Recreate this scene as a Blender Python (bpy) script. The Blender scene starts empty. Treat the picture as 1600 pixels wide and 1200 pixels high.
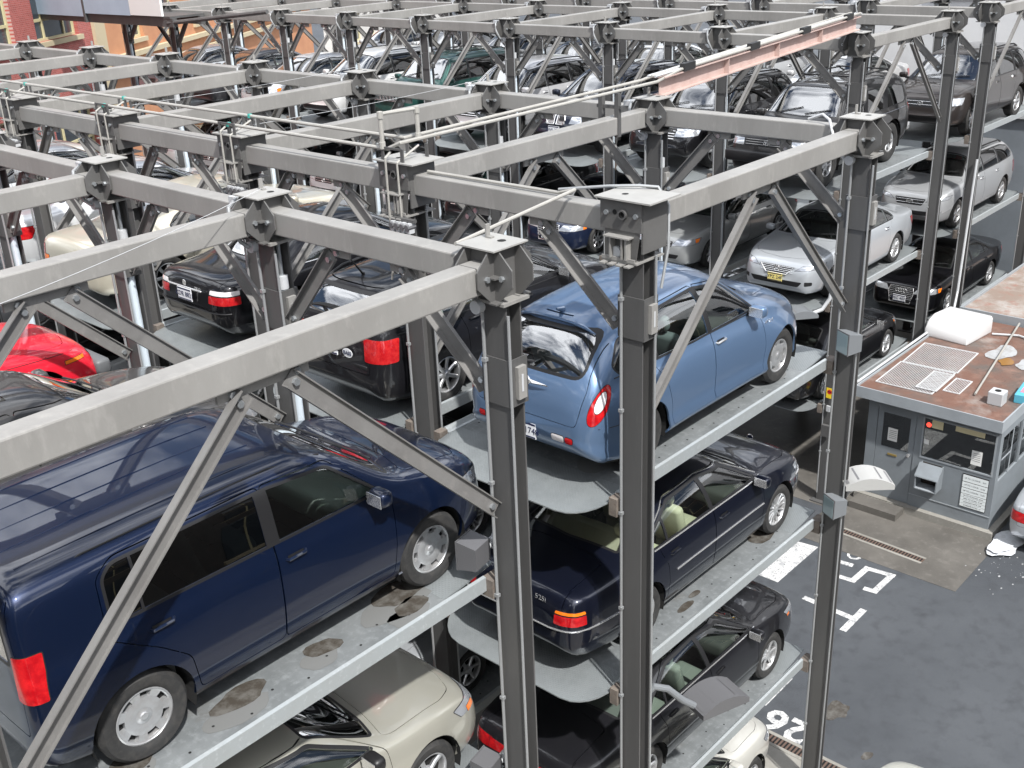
import bpy, bmesh, math, random
from math import sin, cos, pi, radians, sqrt, atan2
from mathutils import Vector, Matrix
random.seed(7)
scn = bpy.context.scene
COL = scn.collection

# ------------------------------------------------------------------ materials
MATS = {}
def mat(name, col=(.5, .5, .5), rough=.5, metal=0., coat=0., emit=None, noise=None, bump=None, objcol=False, spec=None,
        coat_rough=.03, streak=None):
    """noise = (scale, colour2, low, high) mixes in a second colour; bump = (scale, strength); streak = stretched vertical noise"""
    if name in MATS: return MATS[name]
    m = bpy.data.materials.new(name); m.use_nodes = True
    nt = m.node_tree; N = nt.nodes; L = nt.links
    b = N['Principled BSDF']
    b.inputs['Roughness'].default_value = rough
    b.inputs['Metallic'].default_value = metal
    b.inputs['Coat Weight'].default_value = coat
    b.inputs['Coat Roughness'].default_value = coat_rough
    if spec is not None: b.inputs['Specular IOR Level'].default_value = spec
    src = None
    if objcol:
        oi = N.new('ShaderNodeObjectInfo'); src = oi.outputs['Color']
    tc = N.new('ShaderNodeTexCoord')
    if noise:
        fac = None
        for i, (sc, c2, lo, hi) in enumerate(noise if isinstance(noise, list) else [noise]):
            n = N.new('ShaderNodeTexNoise'); n.inputs['Scale'].default_value = sc; n.inputs['Detail'].default_value = 6
            n.inputs['Roughness'].default_value = .65
            mp = N.new('ShaderNodeMapping'); L.new(tc.outputs['Object'], mp.inputs['Vector'])
            mp.inputs['Location'].default_value = (i * 3.7, i * 1.3, 0)
            if streak: mp.inputs['Scale'].default_value = streak
            L.new(mp.outputs['Vector'], n.inputs['Vector'])
            r = N.new('ShaderNodeValToRGB'); r.color_ramp.elements[0].position = lo; r.color_ramp.elements[1].position = hi
            L.new(n.outputs['Fac'], r.inputs['Fac'])
            mx = N.new('ShaderNodeMix'); mx.data_type = 'RGBA'
            L.new(r.outputs['Color'], mx.inputs['Factor'])
            if src: L.new(src, mx.inputs[6])
            else: mx.inputs[6].default_value = (*col, 1)
            mx.inputs[7].default_value = (*c2, 1)
            src = mx.outputs[2]
    if src: L.new(src, b.inputs['Base Color'])
    else: b.inputs['Base Color'].default_value = (*col, 1)
    if emit:
        b.inputs['Emission Color'].default_value = (*emit[0], 1); b.inputs['Emission Strength'].default_value = emit[1]
    if bump:
        n = N.new('ShaderNodeTexNoise'); n.inputs['Scale'].default_value = bump[0]; n.inputs['Detail'].default_value = 4
        L.new(tc.outputs['Object'], n.inputs['Vector'])
        bp = N.new('ShaderNodeBump'); bp.inputs['Strength'].default_value = bump[1]; bp.inputs['Distance'].default_value = .02
        L.new(n.outputs['Fac'], bp.inputs['Height']); L.new(bp.outputs['Normal'], b.inputs['Normal'])
    MATS[name] = m
    return m

def glass_mat(name, tint, refl_ior=1.5, rough=.0, base=.03):
    if name in MATS: return MATS[name]
    m = bpy.data.materials.new(name); m.use_nodes = True
    nt = m.node_tree; N = nt.nodes; L = nt.links
    for n in list(N): N.remove(n)
    out = N.new('ShaderNodeOutputMaterial'); mix = N.new('ShaderNodeMixShader'); tr = N.new('ShaderNodeBsdfTransparent')
    gl = N.new('ShaderNodeBsdfGlossy'); fr = N.new('ShaderNodeFresnel'); fr.inputs['IOR'].default_value = refl_ior
    tr.inputs['Color'].default_value = (*tint, 1); gl.inputs['Roughness'].default_value = rough
    gl.inputs['Color'].default_value = (1, 1, 1, 1)
    a = N.new('ShaderNodeMath'); a.operation = 'MULTIPLY_ADD'; a.inputs[1].default_value = 1.9; a.inputs[2].default_value = base
    a.use_clamp = True
    L.new(fr.outputs[0], a.inputs[0]); L.new(a.outputs[0], mix.inputs[0]); L.new(tr.outputs[0], mix.inputs[1]); L.new(gl.outputs[0], mix.inputs[2])
    L.new(mix.outputs[0], out.inputs['Surface'])
    MATS[name] = m
    return m

def paint_mat(name, metallic):
    """car paint: colour from the object, flakes, clear coat; the inside of the shell is dark trim"""
    if name in MATS: return MATS[name]
    m = mat(name, (1, 1, 1), .36 if metallic else .4, .45 if metallic else 0., 1., objcol=True, coat_rough=.02, spec=.25)
    nt = m.node_tree; N = nt.nodes; L = nt.links; b = N['Principled BSDF']
    src = b.inputs['Base Color'].links[0].from_socket
    tc = N.new('ShaderNodeTexCoord'); n = N.new('ShaderNodeTexNoise'); n.inputs['Scale'].default_value = 2.2; n.inputs['Detail'].default_value = 5
    L.new(tc.outputs['Object'], n.inputs['Vector'])
    # thin uneven film of dust dulls the coat a little
    r = N.new('ShaderNodeMapRange'); r.inputs[1].default_value = .35; r.inputs[2].default_value = .75; r.inputs[3].default_value = .01; r.inputs[4].default_value = .055
    L.new(n.outputs['Fac'], r.inputs[0]); L.new(r.outputs[0], b.inputs['Coat Roughness'])
    dm = N.new('ShaderNodeMix'); dm.data_type = 'RGBA'; dm.inputs[7].default_value = (.33, .31, .28, 1)
    r2 = N.new('ShaderNodeMapRange'); r2.inputs[1].default_value = .4; r2.inputs[2].default_value = .8; r2.inputs[3].default_value = 0; r2.inputs[4].default_value = .007
    L.new(n.outputs['Fac'], r2.inputs[0]); L.new(r2.outputs[0], dm.inputs['Factor']); L.new(src, dm.inputs[6])
    L.new(dm.outputs[2], b.inputs['Base Color'])
    g = N.new('ShaderNodeNewGeometry'); d = N.new('ShaderNodeBsdfDiffuse'); d.inputs['Color'].default_value = (.02, .02, .02, 1)
    mx = N.new('ShaderNodeMixShader'); L.new(g.outputs['Backfacing'], mx.inputs[0]); L.new(b.outputs[0], mx.inputs[1]); L.new(d.outputs[0], mx.inputs[2])
    L.new(mx.outputs[0], N['Material Output'].inputs['Surface'])
    return m

M_PAINT_M = paint_mat('metallic_car_paint', True)
M_PAINT_S = paint_mat('solid_car_paint', False)
M_GLASS = glass_mat('tinted_car_glass', (.78, .87, .80), 1.52)
M_WSG = glass_mat('laminated_windscreen', (.84, .92, .87), 1.52, base=.22)
M_GLASSD = glass_mat('privacy_car_glass', (.10, .11, .11), 1.52)
M_TRIM = mat('black_trim', (.012, .012, .013), .45)
M_RUB = mat('tyre_rubber', (.022, .022, .022), .82, noise=(18, (.05, .047, .043), .45, .8))
M_WELL = mat('wheel_well_black', (.006, .006, .006), .95)
M_CHROME = mat('chrome', (.78, .78, .78), .22, .8)
M_RIM = mat('silver_wheel_paint', (.56, .57, .58), .3, .65, noise=(6, (.42, .41, .4), .45, .75))
M_LAMPC = mat('clear_lamp_lens', (.55, .57, .6), .12, .6, 1.)
M_LAMPR = mat('red_lamp_lens', (.36, .004, .008), .14, 0., 1., noise=(14, (.55, .012, .015), .4, .62))
M_LAMPO = mat('amber_lamp_lens', (.85, .19, .01), .18, 0., 1.)
M_LAMPW = mat('white_lamp_lens', (.75, .72, .72), .12, .1, 1.)
M_PLATE = mat('white_plate', (.75, .76, .78), .4)
M_PLATEY = mat('yellow_plate', (.78, .66, .22), .4)
M_INK = mat('dark_blue_ink', (.01, .015, .06), .5)
M_SEATB = mat('beige_seat', (.60, .55, .43), .7)
M_SEATD = mat('dark_seat', (.05, .05, .05), .75)
M_SEATG = mat('grey_seat', (.24, .25, .24), .75)

# ------------------------------------------------------------------ mesh helpers
class MB:
    def __init__(s): s.v = []; s.f = []; s.m = []; s.mats = []
    def mi(s, m):
        if m not in s.mats: s.mats.append(m)
        return s.mats.index(m)
    def add(s, vs, fs, m):
        o = len(s.v); s.v += [tuple(v) for v in vs]; k = s.mi(m)
        for f in fs: s.f.append([i + o for i in f]); s.m.append(k)
        return s
    def box(s, lo, hi, m, M=None):
        x0, y0, z0 = lo; x1, y1, z1 = hi
        vs = [(x0, y0, z0), (x1, y0, z0), (x1, y1, z0), (x0, y1, z0), (x0, y0, z1), (x1, y0, z1), (x1, y1, z1), (x0, y1, z1)]
        if M is not None: vs = [M @ Vector(v) for v in vs]
        return s.add(vs, [(0, 3, 2, 1), (4, 5, 6, 7), (0, 1, 5, 4), (1, 2, 6, 5), (2, 3, 7, 6), (3, 0, 4, 7)], m)
    def prism(s, poly, a, b, m, axis='z', M=None):
        """poly = 2D outline (counter-clockwise); extruded from a to b along axis"""
        def P(p, t):
            return {'z': (p[0], p[1], t), 'y': (p[0], t, p[1]), 'x': (t, p[0], p[1])}[axis]
        n = len(poly); vs = [P(p, a) for p in poly] + [P(p, b) for p in poly]
        if M is not None: vs = [M @ Vector(v) for v in vs]
        fs = [list(range(n))[::-1], list(range(n, 2 * n))] + [(i, (i + 1) % n, n + (i + 1) % n, n + i) for i in range(n)]
        if axis == 'y': fs = [list(f)[::-1] for f in fs]
        return s.add(vs, fs, m)
    def tube(s, pts, r, m, n=8, cap=True):
        pts = [Vector(p) for p in pts]; rings = []; o = len(s.v)
        up = Vector((0, 0, 1)); prevx = None
        for i, p in enumerate(pts):
            if i == 0: d = pts[1] - p
            elif i == len(pts) - 1: d = p - pts[i - 1]
            else: d = (pts[i + 1] - p).normalized() + (p - pts[i - 1]).normalized()
            d.normalize()
            if prevx is None:
                x = d.cross(up) if abs(d.z) < .95 else d.cross(Vector((1, 0, 0)))
            else: x = prevx - d * prevx.dot(d)
            x.normalize(); y = d.cross(x); prevx = x
            rr = r[i] if isinstance(r, (list, tuple)) else r
            rings.append([p + (x * cos(2 * pi * k / n) + y * sin(2 * pi * k / n)) * rr for k in range(n)])
        vs = [v for R in rings for v in R]; fs = []
        for i in range(len(rings) - 1):
            for k in range(n):
                fs.append((i * n + k, i * n + (k + 1) % n, (i + 1) * n + (k + 1) % n, (i + 1) * n + k))
        if cap: fs += [list(range(n))[::-1], [len(vs) - n + k for k in range(n)]]
        return s.add(vs, fs, m)
    def cyl(s, a, b, r, m, n=12): return s.tube([a, b], r, m, n)
    def lathe(s, prof, m, n=24, M=None, axis='y'):
        """prof = [(radius, height)], turned round the axis"""
        vs = []; k = len(prof)
        for i in range(n):
            a = 2 * pi * i / n
            for r, h in prof:
                v = (r * cos(a), h, r * sin(a)) if axis == 'y' else (r * cos(a), r * sin(a), h)
                vs.append(M @ Vector(v) if M is not None else v)
        fs = []
        for i in range(n):
            j = (i + 1) % n
            for q in range(k - 1):
                f = (i * k + q, j * k + q, j * k + q + 1, i * k + q + 1)
                fs.append(f if axis == 'z' else f[::-1])
        return s.add(vs, fs, m)
    def mesh(s, name, smooth=False, angle=35, bevel=0, segs=1):
        me = bpy.data.meshes.new(name); me.from_pydata(s.v, [], s.f); 
        for m in s.mats: me.materials.append(m)
        me.polygons.foreach_set('material_index', s.m)
        if bevel:
            bm = bmesh.new(); bm.from_mesh(me)
            bmesh.ops.remove_doubles(bm, verts=bm.verts, dist=1e-5)
            es = [e for e in bm.edges if len(e.link_faces) == 2 and e.calc_face_angle(0) > radians(40)]
            bmesh.ops.bevel(bm, geom=es, offset=bevel, segments=segs, affect='EDGES', profile=.5)
            bm.to_mesh(me); bm.free()
        if smooth:
            me.polygons.foreach_set('use_smooth', [True] * len(me.polygons))
            me.set_sharp_from_angle(angle=radians(angle))
        me.update()
        return me
    def build(s, name, parent=None, smooth=False, angle=35, bevel=0, segs=1, loc=None):
        return link(s.mesh(name, smooth, angle, bevel, segs), name, parent, loc)

def link(me, name, parent=None, loc=None):
    o = bpy.data.objects.new(name, me); COL.objects.link(o)
    if parent is not None: o.parent = parent
    if loc is not None: o.location = loc
    return o
def empty(name, loc=(0, 0, 0), rz=0):
    o = bpy.data.objects.new(name, None); COL.objects.link(o); o.location = loc; o.rotation_euler = (0, 0, rz)
    o.empty_display_size = .2
    return o
def tag(o, label, cat, group=None):
    o['label'] = label; o['category'] = cat
    if group: o['group'] = group
    return o
def struct(o): o['kind'] = 'structure'; return o
KIDS = {}
def kids(o):
    return [c for c in o.children]
def dup(root, loc=None, rz=None, col=None, paint=None):
    def rec(o, par):
        c = o.copy(); COL.objects.link(c); c.parent = par
        if 'paint' in o.keys():
            if col is not None: c.color = (*col, 1)
            if paint is not None: c.material_slots[0].link = 'OBJECT'; c.material_slots[0].material = paint
        for ch in o.children: rec(ch, c)
        return c
    c = rec(root, None)
    if loc is not None: c.location = loc
    if rz is not None: c.rotation_euler = (0, 0, rz)
    return c
def interp(pts, x):
    """monotone cubic through (x, v) points sorted by x"""
    n = len(pts)
    if x <= pts[0][0]: return pts[0][1]
    if x >= pts[-1][0]: return pts[-1][1]
    for i in range(n - 1):
        if x <= pts[i + 1][0]: break
    def sl(i): return (pts[i + 1][1] - pts[i][1]) / max(1e-9, pts[i + 1][0] - pts[i][0])
    def tang(i):
        if i == 0: return sl(0)
        if i == n - 1: return sl(n - 2)
        a, b = sl(i - 1), sl(i)
        return 0 if a * b <= 0 else 2 * a * b / (a + b)
    h = pts[i + 1][0] - pts[i][0]; t = (x - pts[i][0]) / h
    m0, m1 = tang(i) * h, tang(i + 1) * h
    t2, t3 = t * t, t * t * t
    return (2 * t3 - 3 * t2 + 1) * pts[i][1] + (t3 - 2 * t2 + t) * m0 + (-2 * t3 + 3 * t2) * pts[i + 1][1] + (t3 - t2) * m1
# ------------------------------------------------------------------ cars: a lofted shell cut along the real panel lines
def clampf(v, a, b): return max(a, min(b, v))
FLANK = [(0, .885), (.07, .945), (.25, .982), (.5, 1.0), (.75, .992), (.9, .975), (1, .95)]
class Shell:
    def __init__(s, sp):
        s.sp = sp; s.cache = {}
        d = [0, .012, .03, .06, .1, .15, .21, .28, .36, .45]
        a, b = sp['xt'], sp['xn']
        mid = int((b - a - .9) / .085)
        xs = [a + q for q in d] + [a + .45 + (b - a - .9) * i / mid for i in range(1, mid)] + [b - q for q in d[::-1]]
        xs += [q for q in sp.get('extra', [])]
        s.xs = sorted(set(round(x, 4) for x in xs))
    def section(s, x):
        if x in s.cache: return s.cache[x]
        sp = s.sp; W = sp['W']
        top = interp(sp['top'], x); belt = min(interp(sp['belt'], x), top - .02); bot = interp(sp['bot'], x)
        hw = W * interp(sp['plan'], x); fl = sp.get('flank', FLANK)
        P = [(0, bot), (.45 * hw, bot), (.8 * hw, bot)]
        for q in (0, .05, .12, .22, .34, .46, .58, .7, .8, .88, .94, 1.0):
            z = bot + (belt - bot) * q; y = hw * interp(fl, q)
            for xa, am, wd in sp.get('bump', []):
                y += am * math.exp(-((x - xa) / wd) ** 2) * clampf((belt + .02 - z) / .22, 0, 1) * (1 if z > .3 else .6)
            P.append((y, z))
        yb = P[-1][0]; h = top - belt; c = clampf((h - .06) / (sp['hcab'] - .06), 0, 1)
        n = 2.4 + (sp.get('ncab', 4.6) - 2.4) * c; tum = sp['tum'] * c; k = sp.get('narrow', .0) * c
        def up(t):
            cc, ss = max(0., cos(t)) ** (2 / n), max(0., sin(t)) ** (2 / n)
            return (yb * (1 - k) * (1 - tum * ss) * cc if t else yb, belt + h * ss)
        def resamp(t0, t1, m):
            D = [up(t0 + (t1 - t0) * i / 36) for i in range(37)]
            A = [0]
            for i in range(36): A.append(A[-1] + math.hypot(D[i + 1][0] - D[i][0], D[i + 1][1] - D[i][1]))
            out = []; j = 0
            for q in range(1, m + 1):
                tgt = A[-1] * q / m
                while j < 35 and A[j + 1] < tgt: j += 1
                f = (tgt - A[j]) / max(1e-9, A[j + 1] - A[j])
                out.append((D[j][0] + (D[j + 1][0] - D[j][0]) * f, D[j][1] + (D[j + 1][1] - D[j][1]) * f))
            return out
        P += resamp(0, pi / 4, 8) + resamp(pi / 4, pi / 2, 10)
        P[-1] = (0, P[-1][1])
        # rounded nose and tail
        for dist, r in ((x - sp['xt'], sp.get('rt', .12)), (sp['xn'] - x, sp.get('rn', .12))):
            if dist < r:
                sh = r * (1 - sqrt(max(0, 1 - (1 - dist / r) ** 2)))
                zc = bot + (top - bot) * .45; my = max(p[0] for p in P)
                fy = (my - sh) / my; fu = (top - zc - sh) / (top - zc); fd = (zc - bot - sh * .5) / (zc - bot)
                P = [(y * fy, zc + (z - zc) * (fu if z > zc else fd)) for y, z in P]
        s.cache[x] = P
        return P
    def rake(s, x, z):
        sp = s.sp
        for k, xe, sg in (('rake_n', sp['xn'], 1), ('rake_t', sp['xt'], -1)):
            rk = sp.get(k)
            if rk:
                w = clampf(1 - abs(xe - x) / rk[2], 0, 1)
                x += rk[0] * w * w * (z - rk[1])
        return x
    def pts(s, x, f=1.0):
        P = s.section(x)
        if f < 1:
            zc = P[0][1] + (P[-1][1] - P[0][1]) * .45
            P = [(y * f, zc + (z - zc) * f) for y, z in P]
        return [Vector((s.rake(x, z), y, z)) for y, z in P]
    def side_y(s, x, z):
        P = s.section(x); best = 0
        for (y0, z0), (y1, z1) in zip(P[3:], P[4:]):
            if z0 <= z <= z1 and z1 > z0: best = max(best, y0 + (y1 - y0) * (z - z0) / (z1 - z0))
        return best
    def top_z(s, x, y):
        P = s.section(x); best = 0
        for (y0, z0), (y1, z1) in zip(P[3:], P[4:]):
            if y1 <= abs(y) <= y0 and y0 > y1: best = max(best, z0 + (z1 - z0) * (y0 - abs(y)) / (y0 - y1))
        return best or P[-1][1]
    def bm(s):
        bm = bmesh.new(); rows = []
        sp = s.sp; a, b = s.xs[0], s.xs[-1]
        for f in (.1, .3, .5, .68, .84): rows.append([v + Vector((-.018 * (1 - f), 0, 0)) for v in s.pts(a, f)])
        for x in s.xs: rows.append(s.pts(x))
        for f in (.84, .68, .5, .3, .1): rows.append([v + Vector((.03 * (1 - f), 0, 0)) for v in s.pts(b, f)])
        V = [[bm.verts.new(p) for p in r] for r in rows]
        for r0, r1 in zip(V, V[1:]):
            for i in range(len(r0) - 1):
                bm.faces.new((r0[i], r1[i], r1[i + 1], r0[i + 1]))
        bm.faces.new(V[0]); bm.faces.new(V[-1][::-1])
        bm.normal_update()
        if sum((f.normal.y for f in bm.faces if f.calc_center_median().y > s.sp['W'] * .8)) < 0:
            bmesh.ops.reverse_faces(bm, faces=bm.faces); bm.normal_update()
        lay = bm.verts.layers.float_vector.new('n')
        for v in bm.verts:
            n = v.normal.copy()
            if abs(v.co.y) < 1e-4: n.y = 0; n.normalize()
            v[lay] = n
        return bm, lay

def basis(proj):
    if proj == 'side': return Vector((1, 0, 0)), Vector((0, 0, 1)), Vector((0, 1, 0)), .3
    if proj == 'top': return Vector((1, 0, 0)), Vector((0, 1, 0)), Vector((0, 0, 1)), .22
    if proj == 'front': return Vector((0, 1, 0)), Vector((0, 0, 1)), Vector((1, 0, 0)), .12
    if proj == 'rear': return Vector((0, 1, 0)), Vector((0, 0, 1)), Vector((-1, 0, 0)), .12
    a = radians(proj); d = Vector((cos(a), sin(a), 0))
    return Vector((-sin(a), cos(a), 0)), Vector((0, 0, 1)), d, .15
def area2(P): return sum(P[i][0] * P[(i + 1) % len(P)][1] - P[(i + 1) % len(P)][0] * P[i][1] for i in range(len(P)))
def inset(P, d):
    if area2(P) < 0: P = P[::-1]
    n = len(P); out = []
    for i in range(n):
        a, b, c = Vector(P[i - 1]), Vector(P[i]), Vector(P[(i + 1) % n])
        u = (b - a); v = (c - b)
        if u.length < 1e-6 or v.length < 1e-6: continue
        u.normalize(); v.normalize()
        n1 = Vector((-u.y, u.x)); n2 = Vector((-v.y, v.x)); m = n1 + n2
        if m.length < .2: m = n1
        else: m = m / max(.35, m.dot(n1))
        out.append(tuple(b + m * d))
    return out
def inpoly(P, x, y):
    r = False; j = len(P) - 1
    for i in range(len(P)):
        if (P[i][1] > y) != (P[j][1] > y) and x < (P[j][0] - P[i][0]) * (y - P[i][1]) / (P[j][1] - P[i][1]) + P[i][0]: r = not r
        j = i
    return r
def rnd(P, r, k=4):
    """round the corners of a polygon; a point may carry its own radius as a third value"""
    out = []; n = len(P)
    for i in range(n):
        b = Vector(P[i][:2]); a = Vector(P[i - 1][:2]); c = Vector(P[(i + 1) % n][:2]); rr = P[i][2] if len(P[i]) > 2 else r
        u = a - b; v = c - b; q = min(rr, u.length * .48, v.length * .48)
        if q < .004: out.append(tuple(b)); continue
        p0 = b + u.normalized() * q; p1 = b + v.normalized() * q
        for t in range(k + 1):
            t /= k; out.append(tuple(p0 * (1 - t) ** 2 + b * 2 * t * (1 - t) + p1 * t * t))
    return out
def ell(cx, cy, rx, ry, n=20, rot=0): 
    return [(cx + rx * cos(2 * pi * i / n) * cos(rot) - ry * sin(2 * pi * i / n) * sin(rot), cy + rx * cos(2 * pi * i / n) * sin(rot) + ry * sin(2 * pi * i / n) * cos(rot)) for i in range(n)]

def cut(bm, poly, proj, rng=None):
    U, Vv, D, thr = basis(proj)
    xs = [p[0] for p in poly]; ys = [p[1] for p in poly]
    x0, x1, y0, y1 = min(xs) - .02, max(xs) + .02, min(ys) - .02, max(ys) + .02
    cand = []
    for f in bm.faces:
        if f.normal.dot(D) < thr * .6: continue
        c = f.calc_center_median()
        if rng and not (rng[0] - .15 <= c.x <= rng[1] + .15): continue
        us = [v.co.dot(U) for v in f.verts]; vs = [v.co.dot(Vv) for v in f.verts]
        if max(us) < x0 or min(us) > x1 or max(vs) < y0 or min(vs) > y1: continue
        cand.append(f)
    n = len(poly)
    for i in range(n):
        p, q = poly[i], poly[(i + 1) % n]
        e = Vector((q[0] - p[0], q[1] - p[1]))
        if e.length < 1e-5: continue
        ex0, ex1 = sorted((p[0], q[0])); ey0, ey1 = sorted((p[1], q[1]))
        sel = []
        for f in cand:
            us = [v.co.dot(U) for v in f.verts]; vs = [v.co.dot(Vv) for v in f.verts]
            if max(us) < ex0 - 1e-4 or min(us) > ex1 + 1e-4 or max(vs) < ey0 - 1e-4 or min(vs) > ey1 + 1e-4: continue
            sd = [(u - p[0]) * -e.y + (w - p[1]) * e.x for u, w in zip(us, vs)]
            if max(sd) > 1e-6 * e.length and min(sd) < -1e-6 * e.length: sel.append(f)
        if not sel: continue
        ed = set(); ve = set()
        for f in sel: ed.update(f.edges); ve.update(f.verts)
        no = (U * -e.y + Vv * e.x).normalized(); co = U * p[0] + Vv * p[1]
        r = bmesh.ops.bisect_plane(bm, geom=sel + list(ed) + list(ve), dist=2e-5, plane_co=co, plane_no=no)
        s = set(f for f in cand if f.is_valid); s.update(g for g in r['geom'] if isinstance(g, bmesh.types.BMFace)); cand = list(s)
    bm.normal_update()
def classify(bm, lay, tagv, poly, proj, only=None, rng=None):
    U, Vv, D, thr = basis(proj)
    xs = [p[0] for p in poly]; ys = [p[1] for p in poly]; x0, x1, y0, y1 = min(xs), max(xs), min(ys), max(ys)
    for f in bm.faces:
        if f.normal.dot(D) < thr or (only is not None and f[lay] not in only): continue
        c = f.calc_center_bounds() if len(f.verts) > 4 else f.calc_center_median()
        if rng and not (rng[0] <= c.x <= rng[1]): continue
        u, w = c.dot(U), c.dot(Vv)
        if x0 <= u <= x1 and y0 <= w <= y1 and inpoly(poly, u, w): f[lay] = tagv

def extract(bm, nl, tl, tags, name, mats, side=0, off=0., skirt=.02, skirt_mat=None, mirror=True):
    """tags: {tag: material index}. side 0 = both halves welded into one mesh, 1 = this (left, +y) half, -1 = its mirror image"""
    F = [f for f in bm.faces if f[tl] in tags]
    if not F: return None
    V = []; NN = []; idx = {}; faces = []; fm = []; ln = []
    sk = skirt_mat if skirt_mat is not None else 0
    def put(v, sg):
        k = (v.index, sg if abs(v.co.y) > 1e-4 else 0)
        if k not in idx:
            n = Vector(v[nl]); p = v.co + n * off
            if k[1] == 0 and abs(v.co.y) <= 1e-4: p = p.copy(); p.y = 0; n.y = 0
            idx[k] = len(V); V.append(Vector((p.x, p.y * sg, p.z))); NN.append(Vector((n.x, n.y * sg, n.z)))
        return idx[k]
    bm.verts.index_update()
    ec = {}
    for f in F:
        for e in f.edges: ec[e] = ec.get(e, 0) + 1
    for sg in ((1, -1) if side == 0 else (side,)):
        for f in F:
            q = [put(v, sg) for v in f.verts]
            if sg < 0: q = q[::-1]
            faces.append(q); fm.append(tags[f[tl]]); ln += [NN[i] for i in q]
        if skirt:
            inner = {}
            for f in F:
                L = list(f.loops)
                for l in L:
                    if ec[l.edge] != 1: continue
                    a, b = l.vert, l.link_loop_next.vert
                    if side == 0 and abs(a.co.y) < 1e-4 and abs(b.co.y) < 1e-4: continue
                    ia, ib = put(a, sg), put(b, sg)
                    for i in (ia, ib):
                        if i not in inner:
                            inner[i] = len(V); V.append(V[i] - NN[i] * skirt); NN.append(NN[i])
                    q = [ib, ia, inner[ia], inner[ib]]
                    if sg < 0: q = q[::-1]
                    n = (V[q[1]] - V[q[0]]).cross(V[q[2]] - V[q[1]])
                    n = n.normalized() if n.length > 1e-9 else Vector((0, 0, 1))
                    faces.append(q); fm.append(sk); ln += [n] * 4
    me = bpy.data.meshes.new(name); me.from_pydata(V, [], faces)
    for m in mats: me.materials.append(m)
    me.polygons.foreach_set('material_index', fm)
    me.polygons.foreach_set('use_smooth', [True] * len(faces))
    if not me.validate():
        me.normals_split_custom_set([tuple(n) for n in ln])
    me.update()
    return me

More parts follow.
